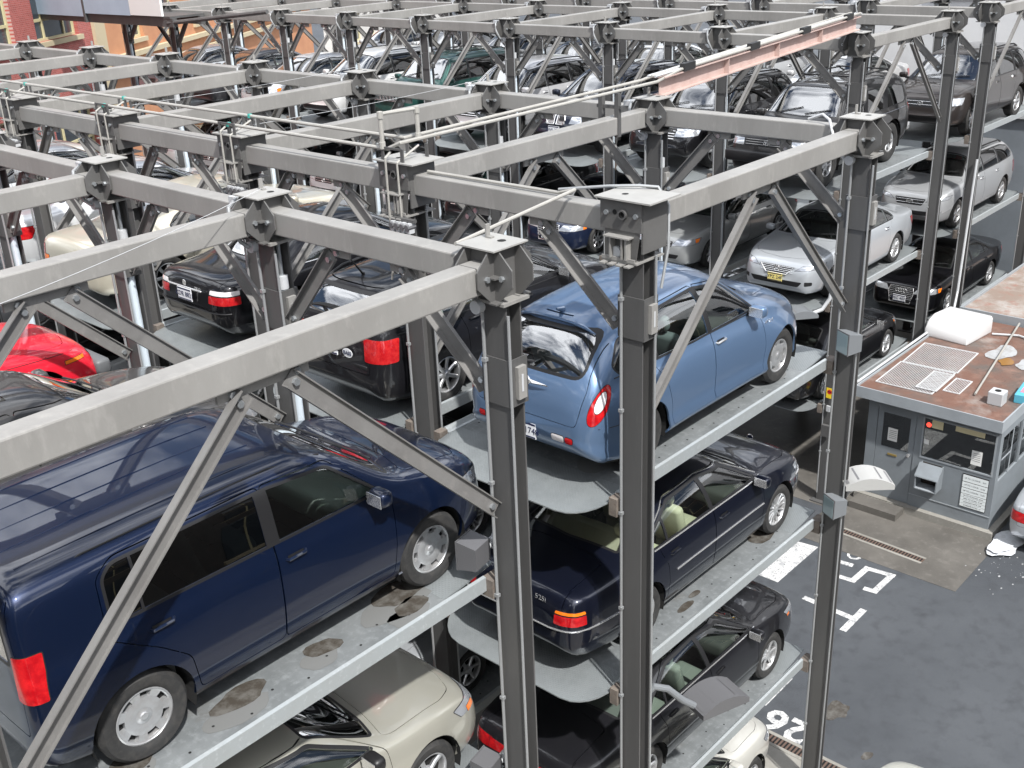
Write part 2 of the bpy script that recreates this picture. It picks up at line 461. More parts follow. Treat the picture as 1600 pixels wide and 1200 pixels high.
def wheel(parent, x, y, sgn, r, rr, width, style, name='wheel'):
    """sgn = +1 outer face towards +y"""
    w = empty(name, (x, y, r)); w.parent = parent
    if sgn < 0: w.rotation_euler = (0, 0, pi)
    h = width / 2
    b = MB()
    prof = [(rr - .012, h * .72), (rr + .012, h * .93), (rr + (r - rr) * .35, h * 1.0), (rr + (r - rr) * .75, h * .96), (r - .014, h * .8), (r, h * .62)]
    for q in (.5, .25, 0, -.25, -.5):
        prof += [(r, h * (q + .06)), (r - .007, h * (q + .05)), (r - .007, h * (q - .03)), (r, h * (q - .04))]
    prof += [(r - .014, -h * .8), (r - .05, -h), (rr, -h * .8), (rr - .03, -h * .6)]
    b.lathe(prof, M_RUB, 40)
    b.build('tyre', w, True, 30)
    kind, n = style
    b = MB()
    d = h * .78
    # barrel, lip and hub
    b.lathe([(rr - .002, d), (rr - .014, d + .004), (rr - .022, d - .006), (rr - .028, d - .05), (rr - .03, -h * .6)], M_RIM, 40)
    b.lathe([(.0, d - .07), (rr - .03, d - .075)], M_WELL if kind != 'cover' else M_RIM, 30)
    b.lathe([(.0, d + .0), (.026, d - .001), (.034, d - .009), (.062, d - .014), (.075, d - .05)], M_RIM, 24)
    if kind == 'cover':
        # moulded cover: a dish with trapezoid slots round its edge
        n1 = n; ra, rb = rr * .66, rr * .87
        for i in range(n1):
            a0 = 2 * pi * i / n1
            for (q0, q1, w0, w1) in ((-.5, -.26, 1, 1), (.26, .5, 1, 1)):
                vs = []
                for rad in (ra, (ra + rb) / 2, rb):
                    for t in (q0, (q0 + q1) / 2, q1):
                        a = a0 + t * 2 * pi / n1
                        vs.append((rad * cos(a), d - .012 + .006 * (rad - ra) / (rb - ra), rad * sin(a)))
                b.add(vs, [(0, 1, 4, 3), (1, 2, 5, 4), (3, 4, 7, 6), (4, 5, 8, 7)], M_RIM)
                for t in (q0, q1):
                    if abs(t) > .4: continue
                    a = a0 + t * 2 * pi / n1
                    p = [(ra * cos(a), d - .012, ra * sin(a)), (rb * cos(a), d - .006, rb * sin(a))]
                    b.add(p + [(v[0], d - .05, v[2]) for v in p], [(0, 1, 3, 2)], M_RIM)
            a1 = [a0 + t * 2 * pi / n1 for t in (-.26, 0, .26)]
            b.add([(q * cos(a), d - .048, q * sin(a)) for q in (ra - .005, rb + .005) for a in a1], [(0, 1, 4, 3), (1, 2, 5, 4)], M_WELL)
            b.add([(ra * cos(a), z, ra * sin(a)) for z in (d - .012, d - .05) for a in a1], [(0, 1, 4, 3), (1, 2, 5, 4)], M_RIM)
        b.lathe([(.06, d - .012), (.10, d - .004), (ra, d - .012)], M_RIM, 48)
        b.lathe([(rb, d - .006), (rr - .01, d + .002)], M_RIM, 48)
    else:
        for i in range(n):
            a = 2 * pi * i / n
            def spoke(a, w0, w1, k0=0, k1=0):
                M = Matrix.Rotation(-a, 4, 'Y')
                z0, z1 = .045, rr - .012
                vs = []
                for rad, wd, hh, k in ((z0, w0, d - .012, k0), ((z0 + z1) / 2, (w0 + w1) / 2, d - .016, (k0 + k1) / 2), (z1, w1, d - .004, k1)):
                    vs += [(rad, hh - .012, k - wd), (rad, hh, k - wd * .55), (rad, hh, k + wd * .55), (rad, hh - .012, k + wd), (rad, hh - .05, k)]
                fs = []
                for s_ in (0, 5):
                    for q in range(5): fs.append((s_ + q, s_ + 5 + q, s_ + 5 + (q + 1) % 5, s_ + (q + 1) % 5)[::-1])
                b.add([M @ Vector(v) for v in vs], fs, M_RIM)
            if kind == 'wide': spoke(a, rr * .16, rr * .2)
            elif kind == 'twin': spoke(a, .012, .014, -.012, -.03); spoke(a, .012, .014, .012, .03)
            elif kind == 'thin': spoke(a, .011, .012)
            else: spoke(a, rr * .10, rr * .13)
    b.build('rim', w, True, 40)
    return w

def text_mesh(s, size, m, name='lettering', align='CENTER', ext=.0015, bold=0):
    cu = bpy.data.curves.new(name, 'FONT'); cu.body = s; cu.size = size; cu.align_x = align; cu.align_y = 'CENTER'; cu.extrude = ext
    cu.resolution_u = 2; cu.offset = bold
    o = bpy.data.objects.new('tmp', cu); COL.objects.link(o)
    bpy.context.view_layer.update()
    me = bpy.data.meshes.new_from_object(o.evaluated_get(bpy.context.evaluated_depsgraph_get()))
    bpy.data.objects.remove(o); me.materials.clear(); me.materials.append(m); me.name = name
    return me
def place_text(s, size, m, parent, loc, normal_rz, name='lettering', tilt=0., w=None):
    """upright lettering whose face looks along the horizontal direction normal_rz"""
    o = link(text_mesh(s, size, m, name), name, parent, loc)
    o.rotation_euler = (pi / 2 - tilt, 0, normal_rz + pi / 2)
    return o
def plate(parent, loc, rz, txt, m=None, tilt=0., ink=None):
    b = MB(); b.box((-.006, -.155, -.08), (0.006, .155, .08), m or M_PLATE)
    b.box((.0061, -.15, .055), (.0072, .15, .075), ink or M_INK); b.box((.0061, -.15, -.076), (.0072, .15, -.062), ink or M_INK)
    p = b.build('license_plate', parent, loc=loc); p.rotation_euler = (0, -tilt, rz)
    t = link(text_mesh(txt, .092, ink or M_INK), 'lettering', p, (.0075, 0, -.004)); t.rotation_euler = (pi / 2, 0, pi / 2)
    return p

def rbox(lo, hi, m, name, parent, bevel=.04, segs=3, rot=None, loc=None):
    b = MB(); b.box(lo, hi, m); o = b.build(name, parent, True, 60, bevel, segs)
    if rot: o.rotation_euler = rot
    if loc: o.location = loc
    return o

def make_car(kind, sp):
    """sp: see the table of bodies. Returns the Empty of a finished car that faces +x, wheels on z = 0"""
    root = empty(kind)
    sh = Shell(sp); bm, nl = sh.bm()
    tl = bm.faces.layers.int.new('t')
    W = sp['W']
    xf, xr = sp['axle']; r = sp['r']
    TB, TRIM, GAP, ARCH, WS, RW, HOOD, DECK = 0, 1, 2, 3, 4, 5, 6, 7
    cuts = []   # (tag, poly, proj, rng, only)
    GP = .0065
    # hood
    cx, hx = sp['ws'][0], sp['ws'][1]
    if sp.get('hood'):
        ho = rnd(sp['hood'] + [(p[0], -p[1]) for p in sp['hood'][::-1]], .06)
        cuts.append((GAP, ho, 'top', (0, 9), None)); cuts.append((HOOD, inset(ho, GP), 'top', (0, 9), None))
    dk2 = [(prj, rnd(P, .05), rg) for prj, P, rg in sp.get('decks', [])]
    for prj, ho, rg in dk2: cuts.append((GAP, ho, prj, rg, None))
    for prj, ho, rg in dk2: cuts.append((DECK, inset(ho, GP), prj, rg, None))
    # side windows (one opening line, split by the pillars) and doors
    D = rnd(sp['dlo'], .05)
    wins = []; doors = []
    for i, P in enumerate(sp['doors']):
        ho = rnd(P, .05)
        cuts.append((GAP, ho, 'side', None, None)); cuts.append((20 + i, inset(ho, GP), 'side', None, None)); doors.append(20 + i)
    inner = inset(D, .022)
    cuts.append((TRIM, D, 'side', None, None))
    panes = sp['panes']          # list of [front x at belt, front x at top, rear x at belt, rear x at top]
    zlo, zhi = min(p[1] for p in D) - .05, max(p[1] for p in D) + .05
    for i, (a0, a1, b0, b1) in enumerate(panes):
        q = [(b0, zlo), (a0, zlo), (a1, zhi), (b1, zhi)]
        cuts.append((40 + i, inner, 'side', None, ('and', q)))
        wins.append(40 + i)
    # windscreen and rear window
    for tg, key in ((WS, 'wsp'), (RW, 'rwp')):
        if sp.get(key):
            prj, P = sp[key]; rg = (0, 9) if tg == WS else (-9, .2)
            ho = rnd(P, .06)
            if tg == RW and sp.get('rwr'): ho = rnd(P, sp['rwr'], 6)
            cuts.append((TRIM, ho, prj, rg, None)); cuts.append((tg, inset(ho, .03), prj, rg, None))
    lamps = []
    for i, (nm, m, prj, P, rad) in enumerate(sp['lamps']):
        tg = 60 + i
        ho = rnd(P, rad) if rad else P
        cuts.append((TRIM, ho, prj, None, None)); cuts.append((tg, inset(ho, .006), prj, None, None)); lamps.append((tg, nm, m))
    for tg, P, prj in sp.get('black', []):
        cuts.append((TRIM, P, prj, None, None))
    cladz = sp.get('clad')
    # wheel arches last
    for xa in (xf, xr):
        ra = r + sp.get('arch', .055)
        P = [(xa + ra * cos(t), r + ra * sin(t) * 1.02) for t in [radians(a) for a in range(-8, 189, 7)]]
        P = [(P[0][0], -.2)] + P + [(P[-1][0], -.2)]
        cuts.append((ARCH, P, 'side', None, None))
    for tg, P, prj, rg, only in cuts:
        cut(bm, P, prj, rg)
        if only and only[0] == 'and': cut(bm, only[1], prj, rg)
    for tg, P, prj, rg, only in cuts:
        if tg == ARCH: continue
        if only and only[0] == 'and':
            U, Vv, DD, thr = basis(prj)
            for f in bm.faces:
                if f.normal.dot(DD) < thr: continue
                c = f.calc_center_median(); u, w = c.dot(U), c.dot(Vv)
                if inpoly(P, u, w) and inpoly(only[1], u, w): f[tl] = tg
        else: classify(bm, tl, tg, P, prj, None, rg)
    if cladz:
        for f in bm.faces:
            if f[tl] == TB and f.calc_center_median().z < cladz: f[tl] = 9
    tg, P, prj, rg, only = cuts[-1]
    for c in cuts[-2:]:
        classify(bm, tl, ARCH, c[1], 'side')
    for f in bm.faces:
        c = f.calc_center_median()
        if c.z < .3 and f[tl] in (TB, 9) and f.normal.z < -.7: f[tl] = 8
        for xa in (xf, xr):
            if abs(c.x - xa) < r + .05 and c.z < r * .9 and c.y > W * .5 and (f.normal.y > .02 or c.y > W * .72): f[tl] = ARCH
    paint = M_PAINT_M if sp.get('metallic', True) else M_PAINT_S
    def P_(me, name, par=root, pt=False):
        if me is None: return None
        o = link(me, name, par)
        if pt: o['paint'] = 1; o.color = (*sp['col'], 1)
        return o
    P_(extract(bm, nl, tl, {TB: 0, TRIM: 1, 8: 2, 9: 3}, 'body', [paint, M_TRIM, M_WELL, sp.get('cladmat', M_TRIM)], skirt_mat=1 if False else 0), 'body', pt=True)
    hood = P_(extract(bm, nl, tl, {HOOD: 0}, 'hood', [paint]), 'hood', pt=True)
    P_(extract(bm, nl, tl, {DECK: 0, }, 'boot_lid', [paint]), sp.get('deckname', 'boot_lid'), pt=True)
    P_(extract(bm, nl, tl, {WS: 0}, 'windscreen', [M_WSG], off=-.004, skirt=0), 'windscreen')
    P_(extract(bm, nl, tl, {RW: 0}, 'rear_window', [M_WSG], off=-.004, skirt=0), 'rear_window')
    drs = {}
    for side in (1, -1):
        for tg in doors:
            o = P_(extract(bm, nl, tl, {tg: 0}, 'door', [paint], side), 'door', pt=True)
            drs[(tg, side)] = o
        for i, tg in enumerate(wins):
            P_(extract(bm, nl, tl, {tg: 0}, 'side_window', [M_GLASSD if i in sp.get('dark', ()) else M_GLASS], side, off=-.006, skirt=0), 'side_window')
        for tg, nm, m in lamps:
            o = P_(extract(bm, nl, tl, {tg: 0}, nm, [m, M_TRIM], side, off=.004, skirt=.02, skirt_mat=1), nm)
    # wells and wheels
    for xa in (xf, xr):
        for sg in (1, -1):
            b = MB(); ra = r + .055; n = 14
            ts = [radians(-20 + 220 * i / n) for i in range(n + 1)]
            yo, yi = sg * (W - .03), sg * (W - .36)
            vs = [(xa + ra * cos(t), yo, r + ra * sin(t)) for t in ts] + [(xa + ra * cos(t), yi, r + ra * sin(t)) for t in ts]
            b.add(vs, [(i, i + 1, n + 2 + i, n + 1 + i) for i in range(n)] + [[n + 1 + i for i in range(n + 1)]], M_WELL); b.build('wheel_well', root)
    b = MB(); zf = interp(sp['bot'], 0) + .03
    b.box((xr - .3, -W * .8, zf), (xf + .3, W * .8, zf + .04), M_WELL)
    b.box((cx - .25, -W * .78, zf), (cx - .2, W * .78, interp(sp['belt'], cx) - .06), M_WELL)
    b.build('floor_pan', root)
    tw = sp.get('tw', .2)
    for xa in (xf, xr):
        for sg in (1, -1): wheel(root, xa, sg * (W - .025 - tw / 2), sg, r, sp['rim'], tw, sp['wheel'])
    # handles, mirrors, wipers
    for tg, xs in zip(doors, sp['handles']):
        for sg in (1, -1):
            x, z = xs; y = sh.side_y(x, z); b = MB()
            hm = sp.get('handlemat') or paint
            b.tube([(x - .095, y - .01, z), (x - .08, y + .022, z), (x + .06, y + .024, z + .006), (x + .085, y - .01, z + .006)], [.010, .013, .013, .010], hm, 6)
            b.add([(x - .08, y + .003, z - .03), (x + .06, y + .003, z - .03), (x + .06, y + .003, z + .025), (x - .08, y + .003, z + .025)], [(0, 1, 2, 3)], M_TRIM)
            if sg < 0: b.v = [(v[0], -v[1], v[2]) for v in b.v]; b.f = [f[::-1] for f in b.f]
            o = b.build('door_handle', drs[(tg, sg)] or root, True, 50)
            if hm is paint: o['paint'] = 1; o.color = (*sp['col'], 1)
    mx, mz = sp['mirror']
    for sg in (1, -1):
        y = sh.side_y(mx, mz - .08); b = MB(); mp_ = sp.get('mirrormat') or paint
        b.box((mx - .05, y + .02, mz - .065), (mx + .075, y + .21, mz + .065), mp_)
        o = b.build('mirror', root, True, 60, .045, 3)
        if mp_ is paint: o['paint'] = 1; o.color = (*sp['col'], 1)
        c = MB(); c.box((mx - .058, y + .04, mz - .05), (mx - .051, y + .195, mz + .05), M_CHROME)
        c.box((mx - .01, y - .04, mz - .075), (mx + .05, y + .05, mz - .035), M_TRIM)
        g = c.build('mirror_glass', o)
        if sg < 0: o.scale = (1, -1, 1)
    for y0, y1 in ((.1, .58), (-.48, .0)):
        b = MB(); P = []
        for i in range(7):
            t = i / 6; y = y0 + (y1 - y0) * t; x = cx - .03 - .12 * t; P.append((x, y, sh.top_z(x, y) + .016))
        b.tube(P, .009, M_TRIM, 5); b.build('wiper', root)
    # cabin
    sm = sp.get('seat', M_SEATD); zs = zf + .04; s1, s2 = sp['seats']; bz = interp(sp['belt'], s1)
    for sg in (1, -1):
        b = MB(); b.box((s1 - .28, sg * .37 - .24, zs), (s1 + .28, sg * .37 + .24, zs + .26), sm)
        Mx = Matrix.Translation((s1 - .27, sg * .37, zs + .2)) @ Matrix.Rotation(radians(-16), 4, 'Y')
        b.box((-.07, -.22, 0), (.06, .22, .58), sm, Mx)
        s = b.build('seat', root, True, 60, .05, 2)
        h = MB(); h.box((-.05, -.13, .62), (.045, .13, .78), sm, Mx); h.box((-.012, -.06, .55), (.0, -.04, .65), M_TRIM, Mx); h.box((-.012, .04, .55), (.0, .06, .65), M_TRIM, Mx)
        h.build('headrest', s, True, 60, .035, 2)
    b = MB(); b.box((s2 - .25, -W * .7, zs), (s2 + .25, W * .7, zs + .28), sm)
    Mx = Matrix.Translation((s2 - .26, 0, zs + .2)) @ Matrix.Rotation(radians(-20), 4, 'Y')
    b.box((-.08, -W * .7, 0), (.05, W * .7, .56), sm, Mx); s = b.build('seat', root, True, 60, .05, 2)
    for y in (-.42, .42):
        h = MB(); h.box((-.05, -.12, .57), (.04, .12, .7), sm, Mx @ Matrix.Translation((0, y, 0))); h.build('headrest', s, True, 60, .03, 2)
    dk = sp.get('dash', M_SEATD)
    b = MB(); b.box((cx - .55, -W * .76, bz - .28), (cx - .12, W * .76, bz - .06), dk); d = b.build('dashboard', root, True, 60, .06, 2)
    b = MB(); R = .185; C0 = Vector((cx - .7, .37, bz - .06)); tl_ = radians(62)
    ring = [C0 + Vector((R * cos(t) * cos(tl_) * -1, R * sin(t), R * cos(t) * sin(tl_))) for t in [2 * pi * i / 24 for i in range(25)]]
    b.tube(ring, .014, M_TRIM, 6, False)
    for t in (0.9 * pi, 1.5 * pi, .5 * pi): b.tube([C0, C0 + Vector((-R * cos(t) * cos(tl_), R * sin(t), R * cos(t) * sin(tl_)))], .012, M_TRIM, 5)
    b.lathe([(0, .03), (.06, .02), (.06, 0)], M_TRIM, 12, Matrix.Translation(C0), 'z')
    b.build('steering_wheel', root, True)
    if sp.get('shelf'):
        x0, x1, z = sp['shelf']; b = MB(); b.box((x0, -W * .72, z - .03), (x1, W * .72, z), sm); b.build('parcel_shelf', root)
    bm.free()
    root['_half'] = W
    SHELLS[root.name] = sh
    if sp.get('extra_parts'): sp['extra_parts'](root, sh, sp, paint)
    del root['_half']
    return root
SHELLS = {}
# ------------------------------------------------------------------ the bodies
def az(a, x, y): a = radians(a); return -x * sin(a) + y * cos(a)
def sx(P, k, kz=1.): return [(p[0] * k, p[1] * kz) + tuple(p[2:]) for p in P]
def strip(root, sh, P, r, m, name, closed=False, off=.004, sides=(1, -1)):
    """bright strip laid on the flank along (x, z) points"""
    for sg in sides:
        Q = []
        for i in range(len(P) - (0 if closed else 1)):
            a, b = P[i], P[(i + 1) % len(P)]; n = max(1, int(math.hypot(b[0] - a[0], b[1] - a[1]) / .12))
            Q += [(a[0] + (b[0] - a[0]) * t / n, a[1] + (b[1] - a[1]) * t / n) for t in range(n)]
        Q.append(P[0] if closed else P[-1])
        b = MB(); b.tube([(x, sg * (sh.side_y(x, z) + off), z) for x, z in Q], r, m, 6); b.build(name, root, True)
def roof_rails(root, sh, x0, x1, y, m=None, lift=.05, bars=()):
    m = m or M_TRIM
    for sg in (1, -1):
        b = MB(); n = 8; P = []
        for i in range(n + 1):
            x = x0 + (x1 - x0) * i / n; e = 0 if i in (0, n) else lift
            P.append((x, sg * y, sh.top_z(x, y) + e))
        b.tube(P, .016, m, 6); b.build('roof_rail', root, True)
    for x in bars:
        b = MB(); z = sh.top_z(x, y) + lift + .012; b.box((x - .025, -y - .06, z - .012), (x + .025, y + .06, z + .012), m); b.build('roof_bar', root)
def front_face(root, sh, sp, paint):
    """grille bars and an emblem in the opening the body has for them"""
    g = sp.get('grille'); xn = sp['xn']
    if not g: return
    z0, z1, hw = g['box']; m = g.get('mat', M_CHROME)
    def fx(y, z):
        # depth of the nose at (y, z)
        best = xn
        for i in range(60):
            x = xn - i * .012
            P = sh.pts(x)
            for a, b in zip(P, P[1:]):
                pass
            zs = [p.z for p in P]; w = max([0] + [a.y + (b.y - a.y) * (z - a.z) / (b.z - a.z) for a, b in zip(P[2:], P[3:]) if min(a.z, b.z) <= z <= max(a.z, b.z) and a.z != b.z])
            if w >= abs(y) and min(zs) <= z <= max(zs): return sh.rake(x, z) + .02
        return xn
    b = MB(); n = g.get('n', 4)
    if g.get('vert'):
        for i in range(n):
            for sg in g.get('sides', (1, -1)):
                y = sg * (g.get('y0', .02) + (hw - g.get('y0', .02)) * (i + .5) / n)
                b.tube([(fx(y, z0 + .01) - .01, y, z0 + .01), (fx(y, z1 - .01) - .01, y, z1 - .01)], g.get('r', .007), m, 5)
    else:
        for i in range(n):
            z = z0 + (z1 - z0) * (i + .5) / n
            b.tube([(fx(y, z) - .012, y, z) for y in [hw * (q / 4) for q in range(-4, 5)]], g.get('r', .007), m, 5)
    b.build('grille_bars', root)
    if g.get('ring'):
        b = MB(); P = g['ring']; b.tube([(fx(y, z) - .004, y, z) for y, z in P + P[:1]], .011, M_CHROME, 6)
        if g.get('both'): b.tube([(fx(y, z) - .004, -y, z) for y, z in P + P[:1]], .011, M_CHROME, 6)
        b.build('grille_frame', root, True)
    e = g.get('emblem'); z = g.get('ez', (z0 + z1) / 2); x = fx(0, z) + .004
    b = MB()
    def ring(cy, cz, ry, rz, t=.007, n=20):
        b.tube([(x, cy + ry * cos(2 * pi * i / n), cz + rz * sin(2 * pi * i / n)) for i in range(n + 1)], t, M_CHROME, 6, False)
    if e == 'rings':
        for i in (-1.5, -.5, .5, 1.5): ring(i * .062, z, .045, .045)
    elif e == 'ovals': ring(0, z, .07, .047); ring(0, z, .026, .045, .006); ring(0, z + .022, .05, .018, .006)
    elif e == 'h': 
        ring(0, z, .055, .05, .006)
        for q in (-.026, .026): b.tube([(x, q * .8, z - .035), (x, q * 1.15, z + .035)], .008, M_CHROME, 6)
        b.tube([(x, -.022, z), (x, .022, z)], .007, M_CHROME, 6)
    elif e == 'caliper':
        ring(0, z, .062, .056, .006)
        for q in (-1, 1): b.tube([(x, q * .042, z - .04), (x, q * .016, z + .045)], .007, M_CHROME, 6)
        b.tube([(x, -.016, z + .045), (x, .016, z + .045)], .007, M_CHROME, 6); b.tube([(x, -.024, z - .005), (x, .024, z - .005)], .006, M_CHROME, 6)
    elif e == 'stars': ring(0, z, .075, .04, .006); b.box((x - .004, -.05, z - .012), (x + .004, .05, z + .012), M_CHROME)
    elif e == 'round': ring(0, z, .045, .045, .007); b.lathe([(0, 0), (.04, 0)], M_INK, 16, Matrix.Translation((x, 0, z)) @ Matrix.Rotation(-pi / 2, 4, 'Z'))
    if b.v: b.build('emblem', root, True)
    if sp.get('fplate'):
        t, m = sp['fplate']; zz = sp.get('fpz', .5); plate(root, (fx(.1, zz) + .012, 0, zz), 0, t, m)

def sedan(col, L=4.75, W=.90, H=1.42, **k):
    q = L / 4.75; z = H / 1.42
    s = dict(col=col, W=W, xn=2.25 * q, xt=-2.5 * q, axle=(1.415 * q, -1.415 * q), r=.32, rim=.215, wheel=('wide', 5), tw=.21, hcab=.5 * z, tum=.25, ncab=4.4, rn=.13, rt=.12)
    T = [(-2.5, .76), (-2.47, .93), (-2.36, .995), (-2.1, 1.005), (-1.72, 1.03), (-1.55, 1.075), (-1.0, 1.325), (-.72, 1.385), (-.15, 1.42), (.2, 1.395), (.38, 1.34), (1.02, 1.005), (1.15, .965), (1.6, .92), (2.0, .83), (2.16, .735), (2.25, .6)]
    s['top'] = sx(T, q, z)
    s['belt'] = sx([(-2.5, .70), (-2.35, .88), (-2.0, .915), (-1.2, .935), (0, .92), (1.05, .895), (1.8, .80), (2.1, .66), (2.25, .52)], q, z)
    s['bot'] = sx([(-2.5, .38), (-2.3, .25), (-1.8, .2), (1.9, .19), (2.15, .2), (2.25, .26)], q)
    s['plan'] = sx([(-2.5, .77), (-2.42, .85), (-2.2, .93), (-1.6, .985), (-.8, 1), (.9, 1), (1.5, .975), (1.95, .9), (2.15, .8), (2.25, .7)], q)
    s['bump'] = [(1.415 * q, .015, .4), (-1.415 * q, .015, .42)]
    s['ws'] = (1.02 * q, .38 * q)
    s['hood'] = sx([(2.06, .001), (2.02, .36), (1.93, .60), (1.75, .69), (1.12, .74), (1.03, .72), (1.10, .4), (1.13, .001)], q)
    s['decks'] = [('top', sx([(-2.7, .62), (-2.7, -.62), (-1.74, -.58), (-1.70, -.3), (-1.69, .3), (-1.74, .58)], q), (-9, -1.5 * q)), ('rear', [(-.62, .58), (.62, .58), (.62, 1.3), (-.62, 1.3)], (-9, -2.2 * q))]
    s['dlo'] = sx([(.93, .965), (.40, 1.275), (-.1, 1.335), (-.7, 1.305), (-1.12, 1.14), (-1.26, 1.03), (-1.2, .975)], q, z)
    s['panes'] = sx([(2, -.0), ], 1); s['panes'] = [tuple(v * q for v in p) for p in [(2, 2, -.03, -.08), (-.10, -.15, -.93, -.87), (-.96, -.90, -2, -2)]]
    s['doors'] = [sx(rd, q, z) for rd in ([(.95, .27), (.99, .6), (.98, .93), (.42, 1.302), (-.10, 1.358), (-.06, .92), (-.07, .27)], [(-.07, .27), (-.06, .92), (-.11, 1.358), (-.71, 1.327), (-1.02, 1.19), (-1.10, .93), (-1.0, .74), (-.98, .5), (-1.0, .27)])]
    s['handles'] = [(.12 * q, .84 * z), (-.86 * q, .85 * z)]
    s['mirror'] = (.80 * q, 1.0 * z)
    s['wsp'] = ('top', sx([(.97, .70), (1.03, .45), (1.06, 0), (1.03, -.45), (.97, -.70), (.36, -.56), (.33, 0), (.36, .56)], q))
    s['rwp'] = ('top', sx([(-1.56, .64), (-1.02, .54), (-1.0, 0), (-1.02, -.54), (-1.56, -.64), (-1.61, 0)], q))
    s['shelf'] = (-1.65 * q, -1.05 * q, .96 * z); s['seats'] = (.10 * q, -.68 * q)
    a = 45
    s['lamps'] = [('headlight', M_LAMPC, 40, [(az(40, 2.2, .30) , .60), (az(40, 1.9, .84), .64), (az(40, 1.82, .86), .76), (az(40, 2.12, .42), .74)], .03),
                  ('tail_light', M_LAMPR, 138, [(az(138, -2.47, .46), .66), (az(138, -2.25, .86), .66), (az(138, -2.15, .88), .86), (az(138, -2.45, .50), .86)], .03)]
    s['extra_parts'] = front_face
    s.update(k)
    return s
def coupe(col, **k):
    s = sedan(col, k.pop('L', 4.49), k.pop('W', .88), k.pop('H', 1.37)); q = s['xn'] / 2.25; z = s['hcab'] / .5
    s['dlo'] = sx([(.90, .975), (.36, 1.275), (-.1, 1.325), (-.6, 1.30), (-1.1, 1.13), (-1.3, 1.01), (-1.2, .975)], q, z)
    s['panes'] = [tuple(v * q for v in p) for p in [(2, 2, -.33, -.38), (-.37, -.42, -2, -2)]]
    s['doors'] = [sx([(.95, .27), (.99, .6), (.98, .93), (.42, 1.302), (-.38, 1.352), (-.36, .92), (-.37, .27)], q, z)]
    s['handles'] = [(-.18 * q, .84 * z)]
    s.update(k); return s
def wagon(col, L=4.6, W=.87, H=1.49, **k):
    s = sedan(col, L, W, H); q = L / 4.75; z = H / 1.42
    xt = -2.35 * q; s['xt'] = xt
    s['top'] = sx([(-2.35, .9), (-2.33, 1.03), (-2.22, 1.13), (-2.02, 1.30), (-1.86, 1.36), (-1.4, 1.39), (-.15, 1.42), (.2, 1.395), (.38, 1.34), (1.02, 1.005), (1.15, .965), (1.6, .92), (2.0, .83), (2.16, .735), (2.25, .6)], q, z)
    s['belt'] = sx([(-2.35, .86), (-2.2, .93), (-1.2, .935), (0, .92), (1.05, .895), (1.8, .80), (2.1, .66), (2.25, .52)], q, z)
    s['bot'] = sx([(-2.35, .38), (-2.2, .25), (-1.8, .2), (1.9, .19), (2.15, .2), (2.25, .26)], q)
    s['plan'] = sx([(-2.35, .83), (-2.25, .90), (-2.0, .955), (-1.5, .99), (-.8, 1), (.9, 1), (1.5, .975), (1.95, .9), (2.15, .8), (2.25, .7)], q)
    s['decks'] = [('rear', [(-.60, .56), (.60, .56), (.62, .95), (.56, 1.40), (-.56, 1.40), (-.62, .95)], (-9, -1.8 * q))]
    s['deckname'] = 'tailgate'
    s['rwp'] = ('rear', [(-.52, 1.02 * z), (.52, 1.02 * z), (.47, 1.31 * z), (-.47, 1.31 * z)])
    s['dlo'] = sx([(.93, .965), (.40, 1.275), (-.1, 1.335), (-1.5, 1.30), (-1.85, 1.24), (-2.02, 1.06), (-1.92, .99), (-1.1, .975)], q, z)
    s['panes'] = [tuple(v * q for v in p) for p in [(2, 2, -.03, -.08), (-.10, -.15, -.98, -1.03), (-1.06, -1.11, -3, -3)]]
    s['doors'] = [s['doors'][0], sx([(-.07, .27), (-.06, .92), (-.11, 1.358), (-1.0, 1.345), (-1.08, 1.2), (-1.10, .93), (-1.0, .74), (-.98, .5), (-1.0, .27)], q, z)]
    s['lamps'] = [s['lamps'][0], ('tail_light', M_LAMPR, 140, [(az(140, xt, .56), .68), (az(140, xt + .3, .84), .68), (az(140, xt + .3, .84), .98), (az(140, xt, .56), .98)], .03)]
    s.pop('shelf'); s['rake_t'] = (.10, .6, .35)
    s.update(k); return s
